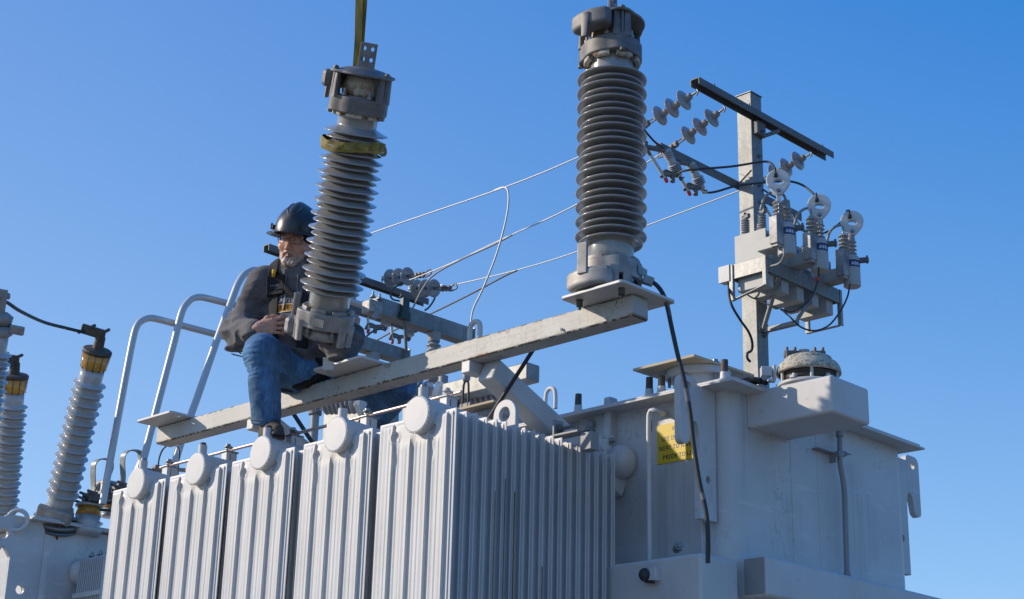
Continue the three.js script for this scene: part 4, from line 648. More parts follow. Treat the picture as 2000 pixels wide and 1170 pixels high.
  part(s, 'stem', place(box(0.055, 0.12, 0.03, 0, -0.235, 0, 0.004)), M.white);
  part(s, 'stud', place(cyl(V(0, -0.29, 0), V(0, -0.42, 0), 0.014)), M.steel);
  part(s, 'clip', [place(mergeGeometries([flat(box(0.05, 0.045, 0.06, -0.03, 0.075, 0.06, 0.008)), flat(cyl(V(-0.03, 0.08, 0.06), V(-0.035, 0.17, 0.075), 0.013))].map((g) => boxUV(g))))], M.dark);
  part(s, 'bolt', [place(mergeGeometries([...bolt(V(0, -0.13, 0.037), V(0, 0, 1), 0.02)].map((g) => boxUV(flat(g)))))], M.steel);
  [[1602, 530, 1600, 404, 'grey pole switch unit in the middle of the three on the rack', 'white teardrop shaped ring sensor in the middle of the three, half in shade'], [1665, 561, 1664, 436, 'grey pole switch unit at the far right end, hanging lowest', 'white teardrop shaped ring sensor lowest and rightmost of the three']].forEach(([x, y, u, v, l1, l2]) => {
    copyOf(t, l1, cz(x, y)); copyOf(s, l2, onX(u, v, -10.97));
  });
}
{
  const p = onX(1420, 538, -12.0), t = thing('junction_box', 'small white junction box hung left of the pole below the rack', 'box', p.clone());
  part(t, 'case', [box(0.17, 0.22, 0.12, p.x, p.y, p.z, 0.01)], M.white); part(t, 'cover', [box(0.178, 0.228, 0.02, p.x, p.y, p.z + 0.062, 0.004)], M.paint); part(t, 'gland', cyl(p.clone().add(V(0.03, -0.11, 0)), p.clone().add(V(0.03, -0.16, 0)), 0.022), M.dark);
  const c = (label, pts, r = 0.014, m = M.cable) => solo('control_cable', label, 'cable', tube(pts.map((q) => onX(...q)), r, 8, 120), m);
  c('thick dark cable snaking from the junction box down the pole face', [[1424, 548, -12.0], [1424, 575, -11.9], [1430, 598, -11.85], [1446, 625, -11.85], [1462, 648, -11.85], [1469, 668, -11.9], [1468, 684, -11.95], [1460, 690, -11.97], [1460, 700, -11.98], [1465, 706, -11.99]], 0.018, M.cable);
  c('grey cable from the nearest switch looping under the rack to the junction box', [[1531, 486, -10.9], [1531, 500, -10.9], [1522, 514, -11.1], [1505, 520, -11.3], [1490, 526, -11.4], [1465, 538, -11.8], [1445, 541, -11.9], [1430, 535, -11.95]], 0.014, M.grey);
  c('thin black cable from the middle switch hanging in a curve below the rack', [[1599, 522, -10.95], [1598, 545, -11.0], [1585, 580, -11.1], [1565, 600, -11.2], [1545, 609, -11.3], [1525, 604, -11.5]], 0.012);
  c('thin black cable from the far switch sagging deepest below the rack', [[1660, 555, -10.95], [1655, 580, -10.95], [1640, 610, -11.0], [1618, 636, -11.05], [1590, 646, -11.1], [1563, 638, -11.2], [1542, 618, -11.3], [1525, 604, -11.5]], 0.012);
  c('two twisted thin leads from the junction box to the support arm', [[1438, 540, -12.0], [1448, 560, -11.95], [1462, 577, -11.9], [1480, 586, -11.8], [1520, 603, -11.5]], 0.011);
  solo('red_tag', 'tiny red tag tied on a thin cable under the middle switch', 'tag', new THREE.IcosahedronGeometry(0.03, 1).translate(...onX(1596, 544, -10.99).toArray()), M.red);
}

// ================= far line pole and bus behind the worker =================
{
  const p = onX(667, 700, -19.55), t = thing('steel_pole', 'distant steel pole with crossarms hidden mostly behind the hanging bushing', 'pole', V(p.x, 0, p.z));
  part(t, 'shaft', box(0.26, 11.2, 0.26, p.x, 5.6, p.z, 0.01), M.galv);
  const a = farA(520, 482), b = farA(832, 592), y = (a.y + b.y) / 2;
  const U = (w, h) => new THREE.Shape([[-w, 0], [w, 0], [w, -h], [w - 0.012, -h], [w - 0.012, -0.012], [-w + 0.012, -0.012], [-w + 0.012, -h], [-w, -h]].map(([u, v]) => new THREE.Vector2(u, v)));
  part(t, 'crossarm', ext(U(0.07, 0.11), a.z - b.z, 0).translate(LEFT_X, y + 0.05, b.z), M.arm);
  const c = farA(660, 588), d = farA(812, 648); part(t, 'lower_arm', box(0.1, 0.13, c.z - d.z, LEFT_X, (c.y + d.y) / 2, (c.z + d.z) / 2, 0.004), M.arm);
  const gz = [[738, 548], [790, 566]];
  gz.forEach(([x, y2], i) => { const s = insulatorString(['string of bell insulators left of the pair seen end-on behind the hanging bushing', 'string of bell insulators right of the pair seen end-on, nearer the hanging bushing cable'][i], farA(x, y2).add(V(0.1, 0, 0)), onZ(x + 75, y2 + (i ? -3 : -10), farA(x, y2).z), 'bell insulator strings of the far pole'); });
  cutout('distant fuse holder left of the pair under the far arm', [757, 612], [752, 640], LEFT_X + 0.1, 'fuse holders on the far pole');
  cutout('distant fuse holder right of the pair under the far arm', [802, 630], [798, 660], LEFT_X + 0.1, 'fuse holders on the far pole');
  const w = (label, pts, r = 0.016, m = M.green) => solo('jumper_cable', label, 'cable', tube(pts.map(([x, y3]) => onX(x, y3, LEFT_X + 0.6)), r, 8, 80), m);
  w('dark jumper curling from the left far insulator string to the bus beam', [[808, 541], [800, 548], [780, 556], [766, 566], [763, 578], [768, 585], [780, 588]]);
  w('dark jumper dropping from the right far insulator string to the bus beam', [[862, 564], [852, 570], [848, 585], [838, 600], [830, 606]]);
  w('dark green lead bowing left of the left far fuse holder', [[749, 644], [740, 643], [727, 648], [712, 662], [700, 685], [684, 702]]);
  w('dark green lead low behind the middle mounting plate', [[684, 692], [710, 697], [740, 699], [770, 695], [800, 688]], 0.013);
}
{
  const bus = (pts, n, r, label) => solo('bus_tube', label, 'bus tube', tube(pts, r * 0.9, 14, 160, 0.35), M.bus, 'bent aluminium bus tubes');
  const pl = (x0) => (x, y) => onX(x, y, x0);
  let f = pl(at(300, 622, 17).x);
  bus([[200, 985], [218, 885], [240, 765], [256, 680], [264, 645], [272, 630], [285, 622.5], [302, 622], [360, 637], [440, 658], [560, 690]].map(([x, y]) => f(x, y)), 0, 0.041, 'leftmost bent aluminium bus tube rising from the far transformer');
  f = pl(at(392, 580, 17.3).x);
  bus([[262, 965], [281, 895], [312, 775], [340, 668], [352, 620], [360, 599], [374, 584], [394, 580.5], [450, 594], [560, 622], [700, 658]].map(([x, y]) => f(x, y)), 0, 0.042, 'middle bent aluminium bus tube of the three beside the worker');
  f = pl(at(500, 528, 17.6).x);
  bus([[334, 930], [355, 860], [384, 780], [420, 675], [452, 588], [464, 556], [477, 536], [497, 527.5], [540, 537], [620, 565], [735, 606]].map(([x, y]) => f(x, y)), 0, 0.043, 'rightmost bent aluminium bus tube passing behind the worker');
  const bx = at(743, 590, 18.2).x, g = (x, y) => onX(x, y, bx);
  const beam = (px0, px1, h, label, post) => {
    const a = g(...px0), b = g(...px1), t = thing('bus_support_beam', label, 'beam', V(bx, a.y - h, (a.z + b.z) / 2)), y = (a.y + b.y) / 2;
    part(t, 'web', box(0.03, h, a.z - b.z, bx, y - h / 2, (a.z + b.z) / 2, 0.004), M.galv); part(t, 'flange', [box(0.16, 0.02, a.z - b.z, bx - 0.06, y - h - 0.011, (a.z + b.z) / 2, 0.003)], M.galv);
    part(t, 'end_plate', box(0.08, h + 0.03, 0.02, bx - 0.02, y - h / 2, b.z - 0.012, 0.003), M.steel);
    const q = g(...post), s = thing('post_insulator', post[2], 'insulator', V(q.x, q.y - 0.6, q.z)); const pr = [[0, 0], [0.07, 0]];
    for (let i = 0; i < 7; i++) { const k = 0.02 + i * 0.066; pr.push([0.058, k], [0.086, k + 0.02], [0.089, k + 0.028], [0.08, k + 0.036], [0.058, k + 0.05]); } pr.push([0.058, 0.5], [0, 0.5]);
    part(s, 'porcelain', lathe(pr, 36).translate(q.x - 0.04, y - h - 0.62, q.z), M.disc); part(s, 'metal_cap', cyl(V(q.x - 0.04, y - h - 0.13, q.z), V(q.x - 0.04, y - h - 0.024, q.z), 0.07, 0.085, 24), M.grey);
  };
  beam([740, 576], [924, 646], 0.175, 'grey bus support beam whose bright end shows right of the hanging bushing', [853, 640, 'ribbed post insulator under the higher bus beam']);
  beam([690, 646], [797, 688], 0.13, 'lower grey bus support beam just above the middle mounting plate', [733, 682, 'ribbed post insulator under the lower bus beam behind the middle plate']);
  const t = thing('bus_clamp', 'bolted dark clamp where the rightmost bus tube meets the beam end', 'clamp', g(727, 602)); const q = g(727, 602);
  part(t, 'body', [box(0.16, 0.16, 0.2, q.x, q.y, q.z, 0.03), box(0.1, 0.24, 0.05, q.x, q.y + 0.02, q.z - 0.06, 0.01)], M.cast); for (const k of [-1, 1]) part(t, 'bolt', bolt(q.clone().add(V(0.06, 0.1, 0.05 * k)), UPV, 0.025, 0.07), M.alu); part(t, 'stud', cyl(q.clone().add(V(0.08, -0.07, 0)), q.clone().add(V(0.08, -0.15, 0.04)), 0.03), M.alu);
  const v = g(785, 600), u = thing('drop_bar', 'dark vertical cable clamped to the higher bus beam going down behind the big beam', 'cable', g(787, 720));
  part(u, 'clamp', [box(0.06, 0.2, 0.1, v.x + 0.05, v.y, v.z, 0.01), box(0.08, 0.1, 0.14, v.x + 0.05, v.y - 0.12, v.z, 0.015), ...bolt(v.clone().add(V(0.03, 0.1, 0.04)), UPV, 0.02, 0.05)], M.green);
  part(u, 'cable', tube([g(783, 610), g(785, 640), g(786.5, 670), g(788, 730)].map((k) => k.add(V(0.05, 0, 0))), 0.02, 10, 30), M.arm);
}

// ================= far transformer on the left =================
{
  const c0 = at(64.5, 1011, 16), fx = c0.x, fz = c0.z, fy = c0.y;
  const t = thing('power_transformer', 'distant shaded blue-grey transformer at the lower left with its own fins and bushings', 'transformer', V(fx - 2, 0, fz - 1.4));
  part(t, 'tank_wall', ext(rrect(fx - 4.2, -(fz - 0.18), fx - 0.1, -(fz - 2.9), 0.12), fy - 0.46, 0, 10).rotateX(-Math.PI / 2).translate(0, 0.44, 0), M.tank);
  part(t, 'lid', [box(4.3, 0.02, 2.95, fx - 2.15, fy, fz - 1.475, 0.004), box(4.26, 0.018, 2.9, fx - 2.15, fy + 0.021, fz - 1.475, 0.004)], M.paint);
  const sh = new THREE.Shape(); [[0, 0], [0.42, 0], [0.46, -0.03], [0.62, -0.05], [0.66, -0.16], [0.66, -0.7], [0.58, -0.78], [0.5, -0.7], [0.5, -0.42], [0.43, -0.32], [0.35, -0.42], [0.35, -2], [0, -2]].forEach(([x, y], i) => (i ? sh.lineTo(x, y) : sh.moveTo(x, y)));
  for (const [x, y, r] of [[0.45, -0.2, 0.055], [0.2, -0.72, 0.05]]) { const h = new THREE.Path(); h.absarc(x, y, r, 0, 7, true); sh.holes.push(h); }
  part(t, 'lifting_hook', ext(sh, 0.05, 0.004).rotateY(-Math.PI / 2).translate(fx - 0.12, fy + 0.02, fz - 0.22), M.tank);
  part(t, 'lifting_ring', new THREE.TorusGeometry(0.1, 0.022, 12, 30).rotateY(0.8).translate(...onX(34, 1016, fx - 0.1).toArray()), M.white);
  // a radiator bank whose many thin fins are seen on edge
  const r = thing('radiator_bank', 'distant small radiator with thin vertical fins beside the left tank', 'radiator', onX(185, 1170, fx + 0.25).setY(0));
  const q0 = onX(156, 1094, fx + 0.1), zr = q0.z, yt = q0.y;
  for (let i = 0; i < 13; i++) part(r, 'cooling_fin', box(0.014, 2.3, 0.5, fx + 0.1 + 0.036 * i, yt - 1.15, zr - 0.25, 0.006), M.tank);
  part(r, 'top_header', [cyl(V(fx - 0.12, yt - 0.02, zr - 0.16), V(fx + 0.62, yt + 0.0, zr - 0.16), 0.075, 0.075, 24), new THREE.SphereGeometry(0.12, 24, 16).scale(1, 1.1, 1).translate(fx - 0.02, yt - 0.1, zr - 0.1)], M.tank);
  part(r, 'stay_bar', box(0.5, 0.05, 0.014, fx + 0.3, yt - 0.36, zr + 0.008, 0.004), M.paint);
  for (let i = 0; i < 3; i++) part(r, 'bolt', bolt(V(fx + 0.12 + 0.16 * i, yt + 0.05, zr - 0.12), UPV, 0.025, 0.05), M.steel);

  function oilBushing(label, A, B, R, R2, core, pairs, group) { // tall bushing with an amber oil bowl on top
    const b = thing('oil_bushing', label, 'bushing', A.clone(), group), d = B.clone().sub(A), L = d.length(); d.normalize();
    const P = (pr, seg = 48) => aim(lathe(pr.map(([x, y]) => [x, y]), seg), A, d);
    part(b, 'porcelain', P([[0, 0.02], [core + 0.01, 0.02], [core + 0.01, L * 0.1], ...shedProfile(L * 0.1, L * 0.84, pairs, R, R2, core, 0.55), [core, L * 0.85], [core, L * 0.91], [0, L * 0.91]]), M.porcLight);
    part(b, 'oil_bowl', P([[0, L * 0.905], [core + 0.005, L * 0.905], [core + 0.012, L * 0.92], [core + 0.026, L * 1.0], [0, L * 1.0]]), M.amber);
    for (let i = 0; i < 12; i++) { const a = i * 0.5236; const o = V(Math.cos(a) * (core + 0.004), 0, Math.sin(a) * (core + 0.004)); part(b, 'tie_rod', aim(cyl(V(o.x, L * 0.905, o.z), V(o.x * 1.12, L * 1.0, o.z * 1.12), 0.008, 0.008, 6), A, d), M.brown); }
    part(b, 'cap', P([[0, L * 1.0], [core + 0.028, L * 1.0], [core + 0.029, L * 1.018], [core + 0.016, L * 1.025], [0, L * 1.032]]), M.brown);
    part(b, 'terminal', [aim(cyl(V(0, L * 1.03, 0), V(0, L * 1.1, 0), core * 0.46, core * 0.42), A, d), aim(box(0.25, 0.1, 0.05, -0.08, L * 1.12, 0.02, 0.015), A, d, 0.75), ...[-0.2, -0.1, 0, 0.05].map((x, i) => aim(cyl(V(x, L * 1.125 + (i % 2 ? 0.04 : -0.04), -0.04), V(x, L * 1.125 + (i % 2 ? 0.04 : -0.04), 0.085), 0.017), A, d, 0.75))], M.brown);
    return { b, P, A, d, L };
  }
  const g = 'oil filled bushings of the far transformer';
  const o3 = oilBushing('tilted bushing with a glowing amber oil bowl, right one of the far left group', at(113, 1003, 16.4), at(189, 690, 16.1), 0.168, 0.143, 0.118, 13, g);
  part(o3.b, 'base_clamp', [o3.P([[0, -0.06], [0.16, -0.06], [0.16, 0.0], [0.145, 0.07], [0.12, 0.09], [0, 0.09]]), aim(box(0.36, 0.14, 0.08, 0, 0.02, 0.12, 0.02), o3.A, o3.d, 0.75)], M.cast);
  part(o3.b, 'base_flange', [o3.P([[0, -0.11], [0.23, -0.11], [0.235, -0.08], [0.23, -0.06], [0, -0.06]]), o3.P([[0, -0.15], [0.235, -0.15], [0.235, -0.12], [0, -0.12]])], M.steel);
  for (let i = 0; i < 6; i++) { const a = i * 1.047 + 0.3; part(o3.b, 'flange_bolt', [aim(cyl(V(0.2 * Math.cos(a), -0.22, 0.2 * Math.sin(a)), V(0.2 * Math.cos(a), -0.02, 0.2 * Math.sin(a)), 0.016), o3.A, o3.d)], M.rust); }
  part(o3.b, 'support_ring', [o3.P([[0, -0.3], [0.19, -0.3], [0.19, -0.15], [0, -0.15]])], M.paint);
  oilBushing('bushing with a dull amber oil bowl cut by the left frame edge', at(2, 1030, 16.8), at(27, 738, 16.6), 0.165, 0.145, 0.12, 13, g);
  { // plain bushing at the very left edge
    const A = at(-46, 940, 14.6), B = at(-2, 640, 14.4), b = thing('oil_bushing', 'nearest far bushing with rounded sheds half outside the left frame edge', 'bushing', A.clone(), g), d = B.clone().sub(A), L = d.length(); d.normalize();
    part(b, 'porcelain', aim(lathe([[0, 0], [0.12, 0], ...shedProfile(0.06, L * 0.86, 14, 0.145, 0.125, 0.095), [0.095, L * 0.88], [0.095, L * 0.97], [0, L * 0.97]], 44), A, d), M.porcLight);
    part(b, 'top_clamp', [aim(lathe([[0, L * 0.95], [0.1, L * 0.95], [0.125, L * 0.965], [0.13, L * 1.02], [0, L * 1.02]], 40), A, d), aim(box(0.13, 0.08, 0.05, 0.17, L * 1.01, 0.03, 0.012), A, d, 0.8)], M.cast);
    part(b, 'cap', aim(lathe([[0, L * 1.02], [0.1, L * 1.02], [0.112, L * 1.075], [0.06, L * 1.1], [0, L * 1.1]], 32), A, d), M.cast);
    part(b, 'terminal', [aim(box(0.1, 0.24, 0.03, -0.02, L * 1.16, 0, 0.006), A, d, 0.8), aim(cyl(V(-0.02, L * 1.2, -0.06), V(-0.02, L * 1.2, 0.06), 0.03), A, d)], M.grey);
    solo('jumper_cable', 'dark cable sagging between the two tall far left bushings', 'cable', tube([at(-4, 588, 14.4), at(12, 590, 14.5), at(40, 608, 14.8), at(85, 629, 15.4), at(130, 641, 15.8), at(172, 651, 16.1)], 0.017, 8, 60), M.green);
  }
  // low-voltage studs with strap loops at the foot of the bus
  const lvp = (px, py, d, label) => {
    const p = at(px, py, d), s = thing('strap_terminal', label, 'terminal', p.clone().add(V(0, -0.3, 0)), 'flexible strap terminals of the far transformer');
    part(s, 'stud', [cyl(p.clone().add(V(0, -0.36, 0)), p.clone().add(V(0, 0.06, 0)), 0.055)], M.castDark);
    part(s, 'stud_clamp', [box(0.16, 0.12, 0.16, p.x, p.y - 0.02, p.z, 0.02), ...[0, 1, 2, 3, 4, 5].map((i) => cyl(V(p.x - 0.12 + 0.05 * i, p.y - 0.05 + 0.035 * (i % 3), p.z + 0.03), V(p.x - 0.14 + 0.05 * i, p.y - 0.03 + 0.035 * (i % 3), p.z + 0.13), 0.014))], M.castDark);
    const c = new THREE.CatmullRomCurve3([V(0.0, 0, 0), V(0.0, 0.12, 0.0), V(-0.01, 0.28, 0.02), V(0.0, 0.36, 0.02), V(0.03, 0.405, -0.02), V(0.09, 0.4, -0.1), V(0.105, 0.33, -0.12), V(0.08, 0.2, -0.1), V(0.06, 0.1, -0.08), V(0.07, 0.0, -0.08)]);
    const P = [], I = [], n = 60, sd = V(0.98, 0, -0.2); for (let i = 0; i <= n; i++) { const k = c.getPoint(i / n), tn = c.getTangent(i / n), nn = sd.clone().cross(tn).normalize(); for (const [a, e] of [[-1, -1], [1, -1], [1, 1], [-1, 1], [-1, -1]]) { const w = k.clone().addScaledVector(sd, a * 0.034).addScaledVector(nn, e * 0.006).add(p); P.push(w.x, w.y, w.z); } }
    for (let i = 0; i < n; i++) for (let k = 0; k < 4; k++) { const a = i * 5 + k; I.push(a, a + 1, a + 6, a, a + 6, a + 5); }
    const gg = new THREE.BufferGeometry(); gg.setAttribute('position', new THREE.Float32BufferAttribute(P, 3)); gg.setIndex(I); const ff = gg.toNonIndexed(); ff.computeVertexNormals();
    part(s, 'strap', ff, M.alu); return p;
  };
  const p1 = lvp(180, 972, 16.6, 'loop of bright flexible strap left of the first bus tube');
  lvp(238, 955, 16.6, 'loop of bright flexible strap hidden partly by the first radiator header');
  const bowl = (px, py, d, r, label) => { const p = at(px, py, d), s = thing('low_voltage_bushing', label, 'bushing', p.clone().add(V(0, -0.3, 0))); const L = (pr, m, n) => part(s, n, lathe(pr.map(([a, b]) => [a * r, b * r]), 36).translate(p.x, p.y, p.z), m); L([[0, -0.75], [1.05, -0.75], [0.9, 0], [0, 0]].reverse(), M.amber, 'oil_bowl'); L([[0, 0], [1.12, 0], [1.15, 0.12], [1.0, 0.22], [0, 0.22]], M.white, 'rim'); L([[0, -2.4], [1.1, -2.4], [1.3, -1.9], [0.95, -1.7], [1.3, -1.35], [0.95, -1.15], [1.05, -0.75], [0, -0.75]], M.porcLight, 'porcelain'); };
  bowl(174, 990, 16.6, 0.125, 'short amber bowl bushing below the first strap loop');
  bowl(214, 985, 16.9, 0.06, 'slim amber bushing at the edge of the first radiator');
  const e = at(212, 955, 17), k = thing('bus_joint', 'cast elbow clamp at the foot of the leftmost bus tube', 'clamp', e.clone());
  part(k, 'elbow', tube([at(160, 985, 17.1), at(175, 990, 17.1), at(198, 985, 17.05), at(214, 972, 17), at(232, 968, 17)], 0.045, 12, 40), M.galv);
  part(k, 'body', [box(0.2, 0.22, 0.2, e.x - 0.04, e.y - 0.02, e.z, 0.04), bar(at(190, 945, 17), at(208, 962, 17), 0.12, 0.12, 0.03)], M.cast);
  for (const [x, y] of [[206, 958], [216, 968]]) part(k, 'bolt', bolt(at(x, y, 16.88), V(0.7, 0, 0.7), 0.03, 0.06), M.steel);
  solo('thin_lead', 'dark green lead strung between the low bushings of the far transformer', 'cable', tube([at(155, 994, 16.6), at(175, 995, 16.55), at(200, 996, 16.6), at(222, 998, 16.7)], 0.014, 8, 30), M.green);
  solo('thin_lead', 'black lead from the strap terminal to behind the first radiator', 'cable', tube([at(163, 968, 16.55), at(172, 978, 16.5), at(190, 981, 16.5), at(225, 982, 16.6)], 0.014, 8, 30), M.cable);
}

// ================= the worker =================
function surfaceNet(f, lo, hi, h, colour) {      // meshes f < 0 on a grid of cells h
  const nx = Math.ceil((hi.x - lo.x) / h) + 1, ny = Math.ceil((hi.y - lo.y) / h) + 1, nz = Math.ceil((hi.z - lo.z) / h) + 1, val = new Float32Array(nx * ny * nz), p = V();
  for (let k = 0, n = 0; k < nz; k++) for (let j = 0; j < ny; j++) for (let i = 0; i < nx; i++, n++) val[n] = f(p.set(lo.x + i * h, lo.y + j * h, lo.z + k * h));
  const id = new Int32Array(nx * ny * nz).fill(-1), P = [], I = [], cor = [0, 1, nx, nx + 1, nx * ny, nx * ny + 1, nx * ny + nx, nx * ny + nx + 1];
  for (let k = 0; k < nz - 1; k++) for (let j = 0; j < ny - 1; j++) for (let i = 0; i < nx - 1; i++) {
    const b = i + nx * (j + ny * k); let s = 0; for (let c = 0; c < 8; c++) if (val[b + cor[c]] < 0) s++;
    if (!s || s === 8) continue;
    let x = 0, y = 0, z = 0, m = 0;
    for (let a = 0; a < 8; a++) for (let t = 1; t < 8; t <<= 1) if (!(a & t)) { const u = val[b + cor[a]], w = val[b + cor[a | t]]; if (u < 0 !== w < 0) { const q = u / (u - w); x += (a & 1) + (t === 1 ? q : 0); y += ((a >> 1) & 1) + (t === 2 ? q : 0); z += (a >> 2) + (t === 4 ? q : 0); m++; } }
    id[b] = P.length / 3; P.push(lo.x + (i + x / m) * h, lo.y + (j + y / m) * h, lo.z + (k + z / m) * h);
  }
  const st = [1, nx, nx * ny];
  for (let k = 1; k < nz - 1; k++) for (let j = 1; j < ny - 1; j++) for (let i = 1; i < nx - 1; i++) {
    const b = i + nx * (j + ny * k), u = val[b] < 0;
    for (let a = 0; a < 3; a++) { if (u === val[b + st[a]] < 0) continue; const s1 = st[(a + 1) % 3], s2 = st[(a + 2) % 3], q = [id[b], id[b - s1], id[b - s1 - s2], id[b - s2]]; if (q.some((v) => v < 0)) continue; u ? I.push(q[0], q[1], q[2], q[0], q[2], q[3]) : I.push(q[0], q[2], q[1], q[0], q[3], q[2]); }
  }
  const N = new Float32Array(P.length), e = h * 0.5, C = colour ? new Float32Array(P.length) : null;
  for (let v = 0; v < P.length; v += 3) {
    const [x, y, z] = [P[v], P[v + 1], P[v + 2]], n = V(f(p.set(x + e, y, z)) - f(p.set(x - e, y, z)), f(p.set(x, y + e, z)) - f(p.set(x, y - e, z)), f(p.set(x, y, z + e)) - f(p.set(x, y, z - e))).normalize();
    N[v] = n.x; N[v + 1] = n.y; N[v + 2] = n.z; if (C) C.set(colour(p.set(x, y, z)), v);
  }
  const g = new THREE.BufferGeometry(); g.setAttribute('position', new THREE.Float32BufferAttribute(P, 3)); g.setAttribute('normal', new THREE.BufferAttribute(N, 3)); if (C) g.setAttribute('color', new THREE.BufferAttribute(C, 3)); g.setIndex(I); return g;
}
const cap = (p, a, b, r1, r2) => { const ax = b.x - a.x, ay = b.y - a.y, az = b.z - a.z, t = clamp(((p.x - a.x) * ax + (p.y - a.y) * ay + (p.z - a.z) * az) / (ax * ax + ay * ay + az * az + 1e-9), 0, 1); return Math.hypot(p.x - a.x - ax * t, p.y - a.y - ay * t, p.z - a.z - az * t) - (r1 + (r2 - r1) * t); };
const ell = (p, c, r) => { const x = (p.x - c.x) / r.x, y = (p.y - c.y) / r.y, z = (p.z - c.z) / r.z, k = Math.hypot(x, y, z); return (k - 1) * Math.min(r.x, r.y, r.z); };
const smin = (a, b, k) => { const h = Math.max(k - Math.abs(a - b), 0) / k; return Math.min(a, b) - h * h * k * 0.25; };
const smax = (a, b, k) => -smin(-a, -b, k);

const manF = V(0.66, 0, 0.75).normalize(), manR = V(-0.75, 0, 0.66).normalize(); // the way he faces; his right
const W = {
  pelvis: V(-6.735, 4.13, -5.235), chest: V(-6.735, 4.44, -5.165), neck: V(-6.735, 4.615, -5.115), head: onZ(578.5, 473, -5.06),
  shR: V(-6.735, 4.585, -5.125).addScaledVector(manR, 0.185), shL: V(-6.735, 4.585, -5.125).addScaledVector(manR, -0.185),
  elR: onZ(464, 652, -4.98), wrR: onZ(504, 641, -4.88), elL: onZ(664, 676, -5.08), wrL: onZ(689, 650, -5.14),
  hipR: V(-6.79, 4.1, -5.165), knR: onZ(514, 690, -4.835), anR: onZ(521, 845, -4.915),
  hipL: V(-6.67, 4.06, -5.35), knL: onZ(778, 752, -5.45), anL: onZ(712, 856, -5.62),
};
const person = thing('person', 'seated worker in a black hard hat, grey hoodie and blue jeans astride the long beam', 'person', V(-6.735, 4.013, -5.256));

function torsoSDF(p, grow) {
  const a = W.pelvis, b = W.neck, ax = b.clone().sub(a), L = ax.length(); ax.normalize();
  const dx = p.x - a.x, dy = p.y - a.y, dz = p.z - a.z, t = dx * ax.x + dy * ax.y + dz * ax.z, u = dx * manR.x + dz * manR.z, w = dx * manF.x + (dz * manF.z) + (dy - t * ax.y) * 0 - t * (ax.x * manF.x + ax.z * manF.z);
  const k = clamp(t / L, 0, 1), half = 0.165 + 0.03 * Math.sin(k * Math.PI * 0.9) - 0.055 * sstep(k, 0.78, 1) , dep = 0.118 + 0.03 * Math.sin(Math.min(1, k * 1.25) * Math.PI) - 0.02 * sstep(k, 0.75, 1);
  const e = t < 0 ? t : t > L ? t - L : 0, q = Math.hypot(u / half, w / dep, e / 0.11);
  return (q - 1) * Math.min(half, dep) * 0.92 - grow;
}
const fold = (p, s, st, seedv) => { const n = noise3(p.x * s * st.x + seedv, p.y * s * st.y, p.z * s * st.z - seedv); return 1 - Math.abs(n) * 2; };
function armSDF(p, s, e, w, g) { return smin(cap(p, s, e, 0.072 + g, 0.058 + g), cap(p, e, w, 0.058 + g, 0.04 + g), 0.03); }
const cuffR = W.elR.clone().lerp(W.wrR, 0.86), cuffL = W.elL.clone().lerp(W.wrL, 0.95);
function hoodieSDF(p, raw) {
  let d = torsoSDF(p, 0.012); if (!raw) d = Math.max(d, 4.075 - p.y + 0.02 * Math.sin(p.x * 14));
  d = smin(d, smin(cap(p, W.shR, W.elR, 0.084, 0.07), cap(p, W.elR, cuffR, 0.074, 0.047), 0.035), 0.06);
  d = smin(d, smin(cap(p, W.shL, W.elL, 0.084, 0.07), cap(p, W.elL, cuffL, 0.074, 0.05), 0.035), 0.06);
  d = smin(d, cap(p, W.shR, W.shL, 0.07, 0.07), 0.07);
  // bunched hood round the neck
  const hn = W.neck.clone().add(V(0, 0.055, 0)).addScaledVector(manF, -0.01), dx = p.x - hn.x, dy = p.y - hn.y, dz = p.z - hn.z, u = dx * manR.x + dz * manR.z, w = dx * manF.x + dz * manF.z, hy = dy + 0.45 * w - 0.01;
  d = smin(d, Math.hypot(Math.hypot(u, w * 1.02) - 0.092, hy * 0.8) - 0.034, 0.03);
  if (raw) return d;
  // collar opening in front and hem
  const folds = 0.0135 * fold(p, 8, V(1, 1.9, 1), 3) + 0.006 * fold(p, 17, V(1, 1.2, 1), 7), nearE = Math.exp(-((p.distanceTo(W.elR) / 0.13) ** 2)) + Math.exp(-((p.distanceTo(W.elL) / 0.13) ** 2)) + 0.8 * Math.exp(-(((p.y - 4.16) / 0.1) ** 2));
  for (const [e, w, sh] of [[W.elR, W.wrR, W.shR], [W.elL, W.wrL, W.shL]]) { // creases that fan out from the elbow and gather at the cuff
    const qx = p.x - e.x, qy = p.y - e.y, qz = p.z - e.z, r2 = qx * qx + qy * qy + qz * qz; if (r2 > 0.11) continue;
    const a = qx * manR.x + qz * manR.z, wob = noise3(p.x * 9, p.y * 9, p.z * 9);
    const ph = 95 * (qy * 0.8 - a * 0.55) + 2.6 * wob, g = Math.exp(-r2 / 0.03); d -= 0.0075 * g * Math.pow(Math.max(0, Math.sin(ph)), 2) - 0.002 * g;
  }
  d -= folds * (0.6 + 1.1 * nearE) + 0.008 * nearE * fold(p, 11, V(0.7, 2.4, 0.7), 13);
  return d;
}
part(person, 'hoodie', surfaceNet(hoodieSDF, V(-7.26, 3.98, -5.55), V(-6.1, 4.84, -4.78), 0.0105), M.hoodie);
for (const [e, w, c] of [[W.elR, W.wrR, cuffR], [W.elL, W.wrL, cuffL]]) { const d = w.clone().sub(e).normalize(); part(person, 'cuff', aim(lathe([[0.034, 0], [0.043, -0.004], [0.047, -0.02], [0.049, -0.045], [0.046, -0.06]], 28), c.clone().addScaledVector(d, 0.046), d), M.hoodie); }

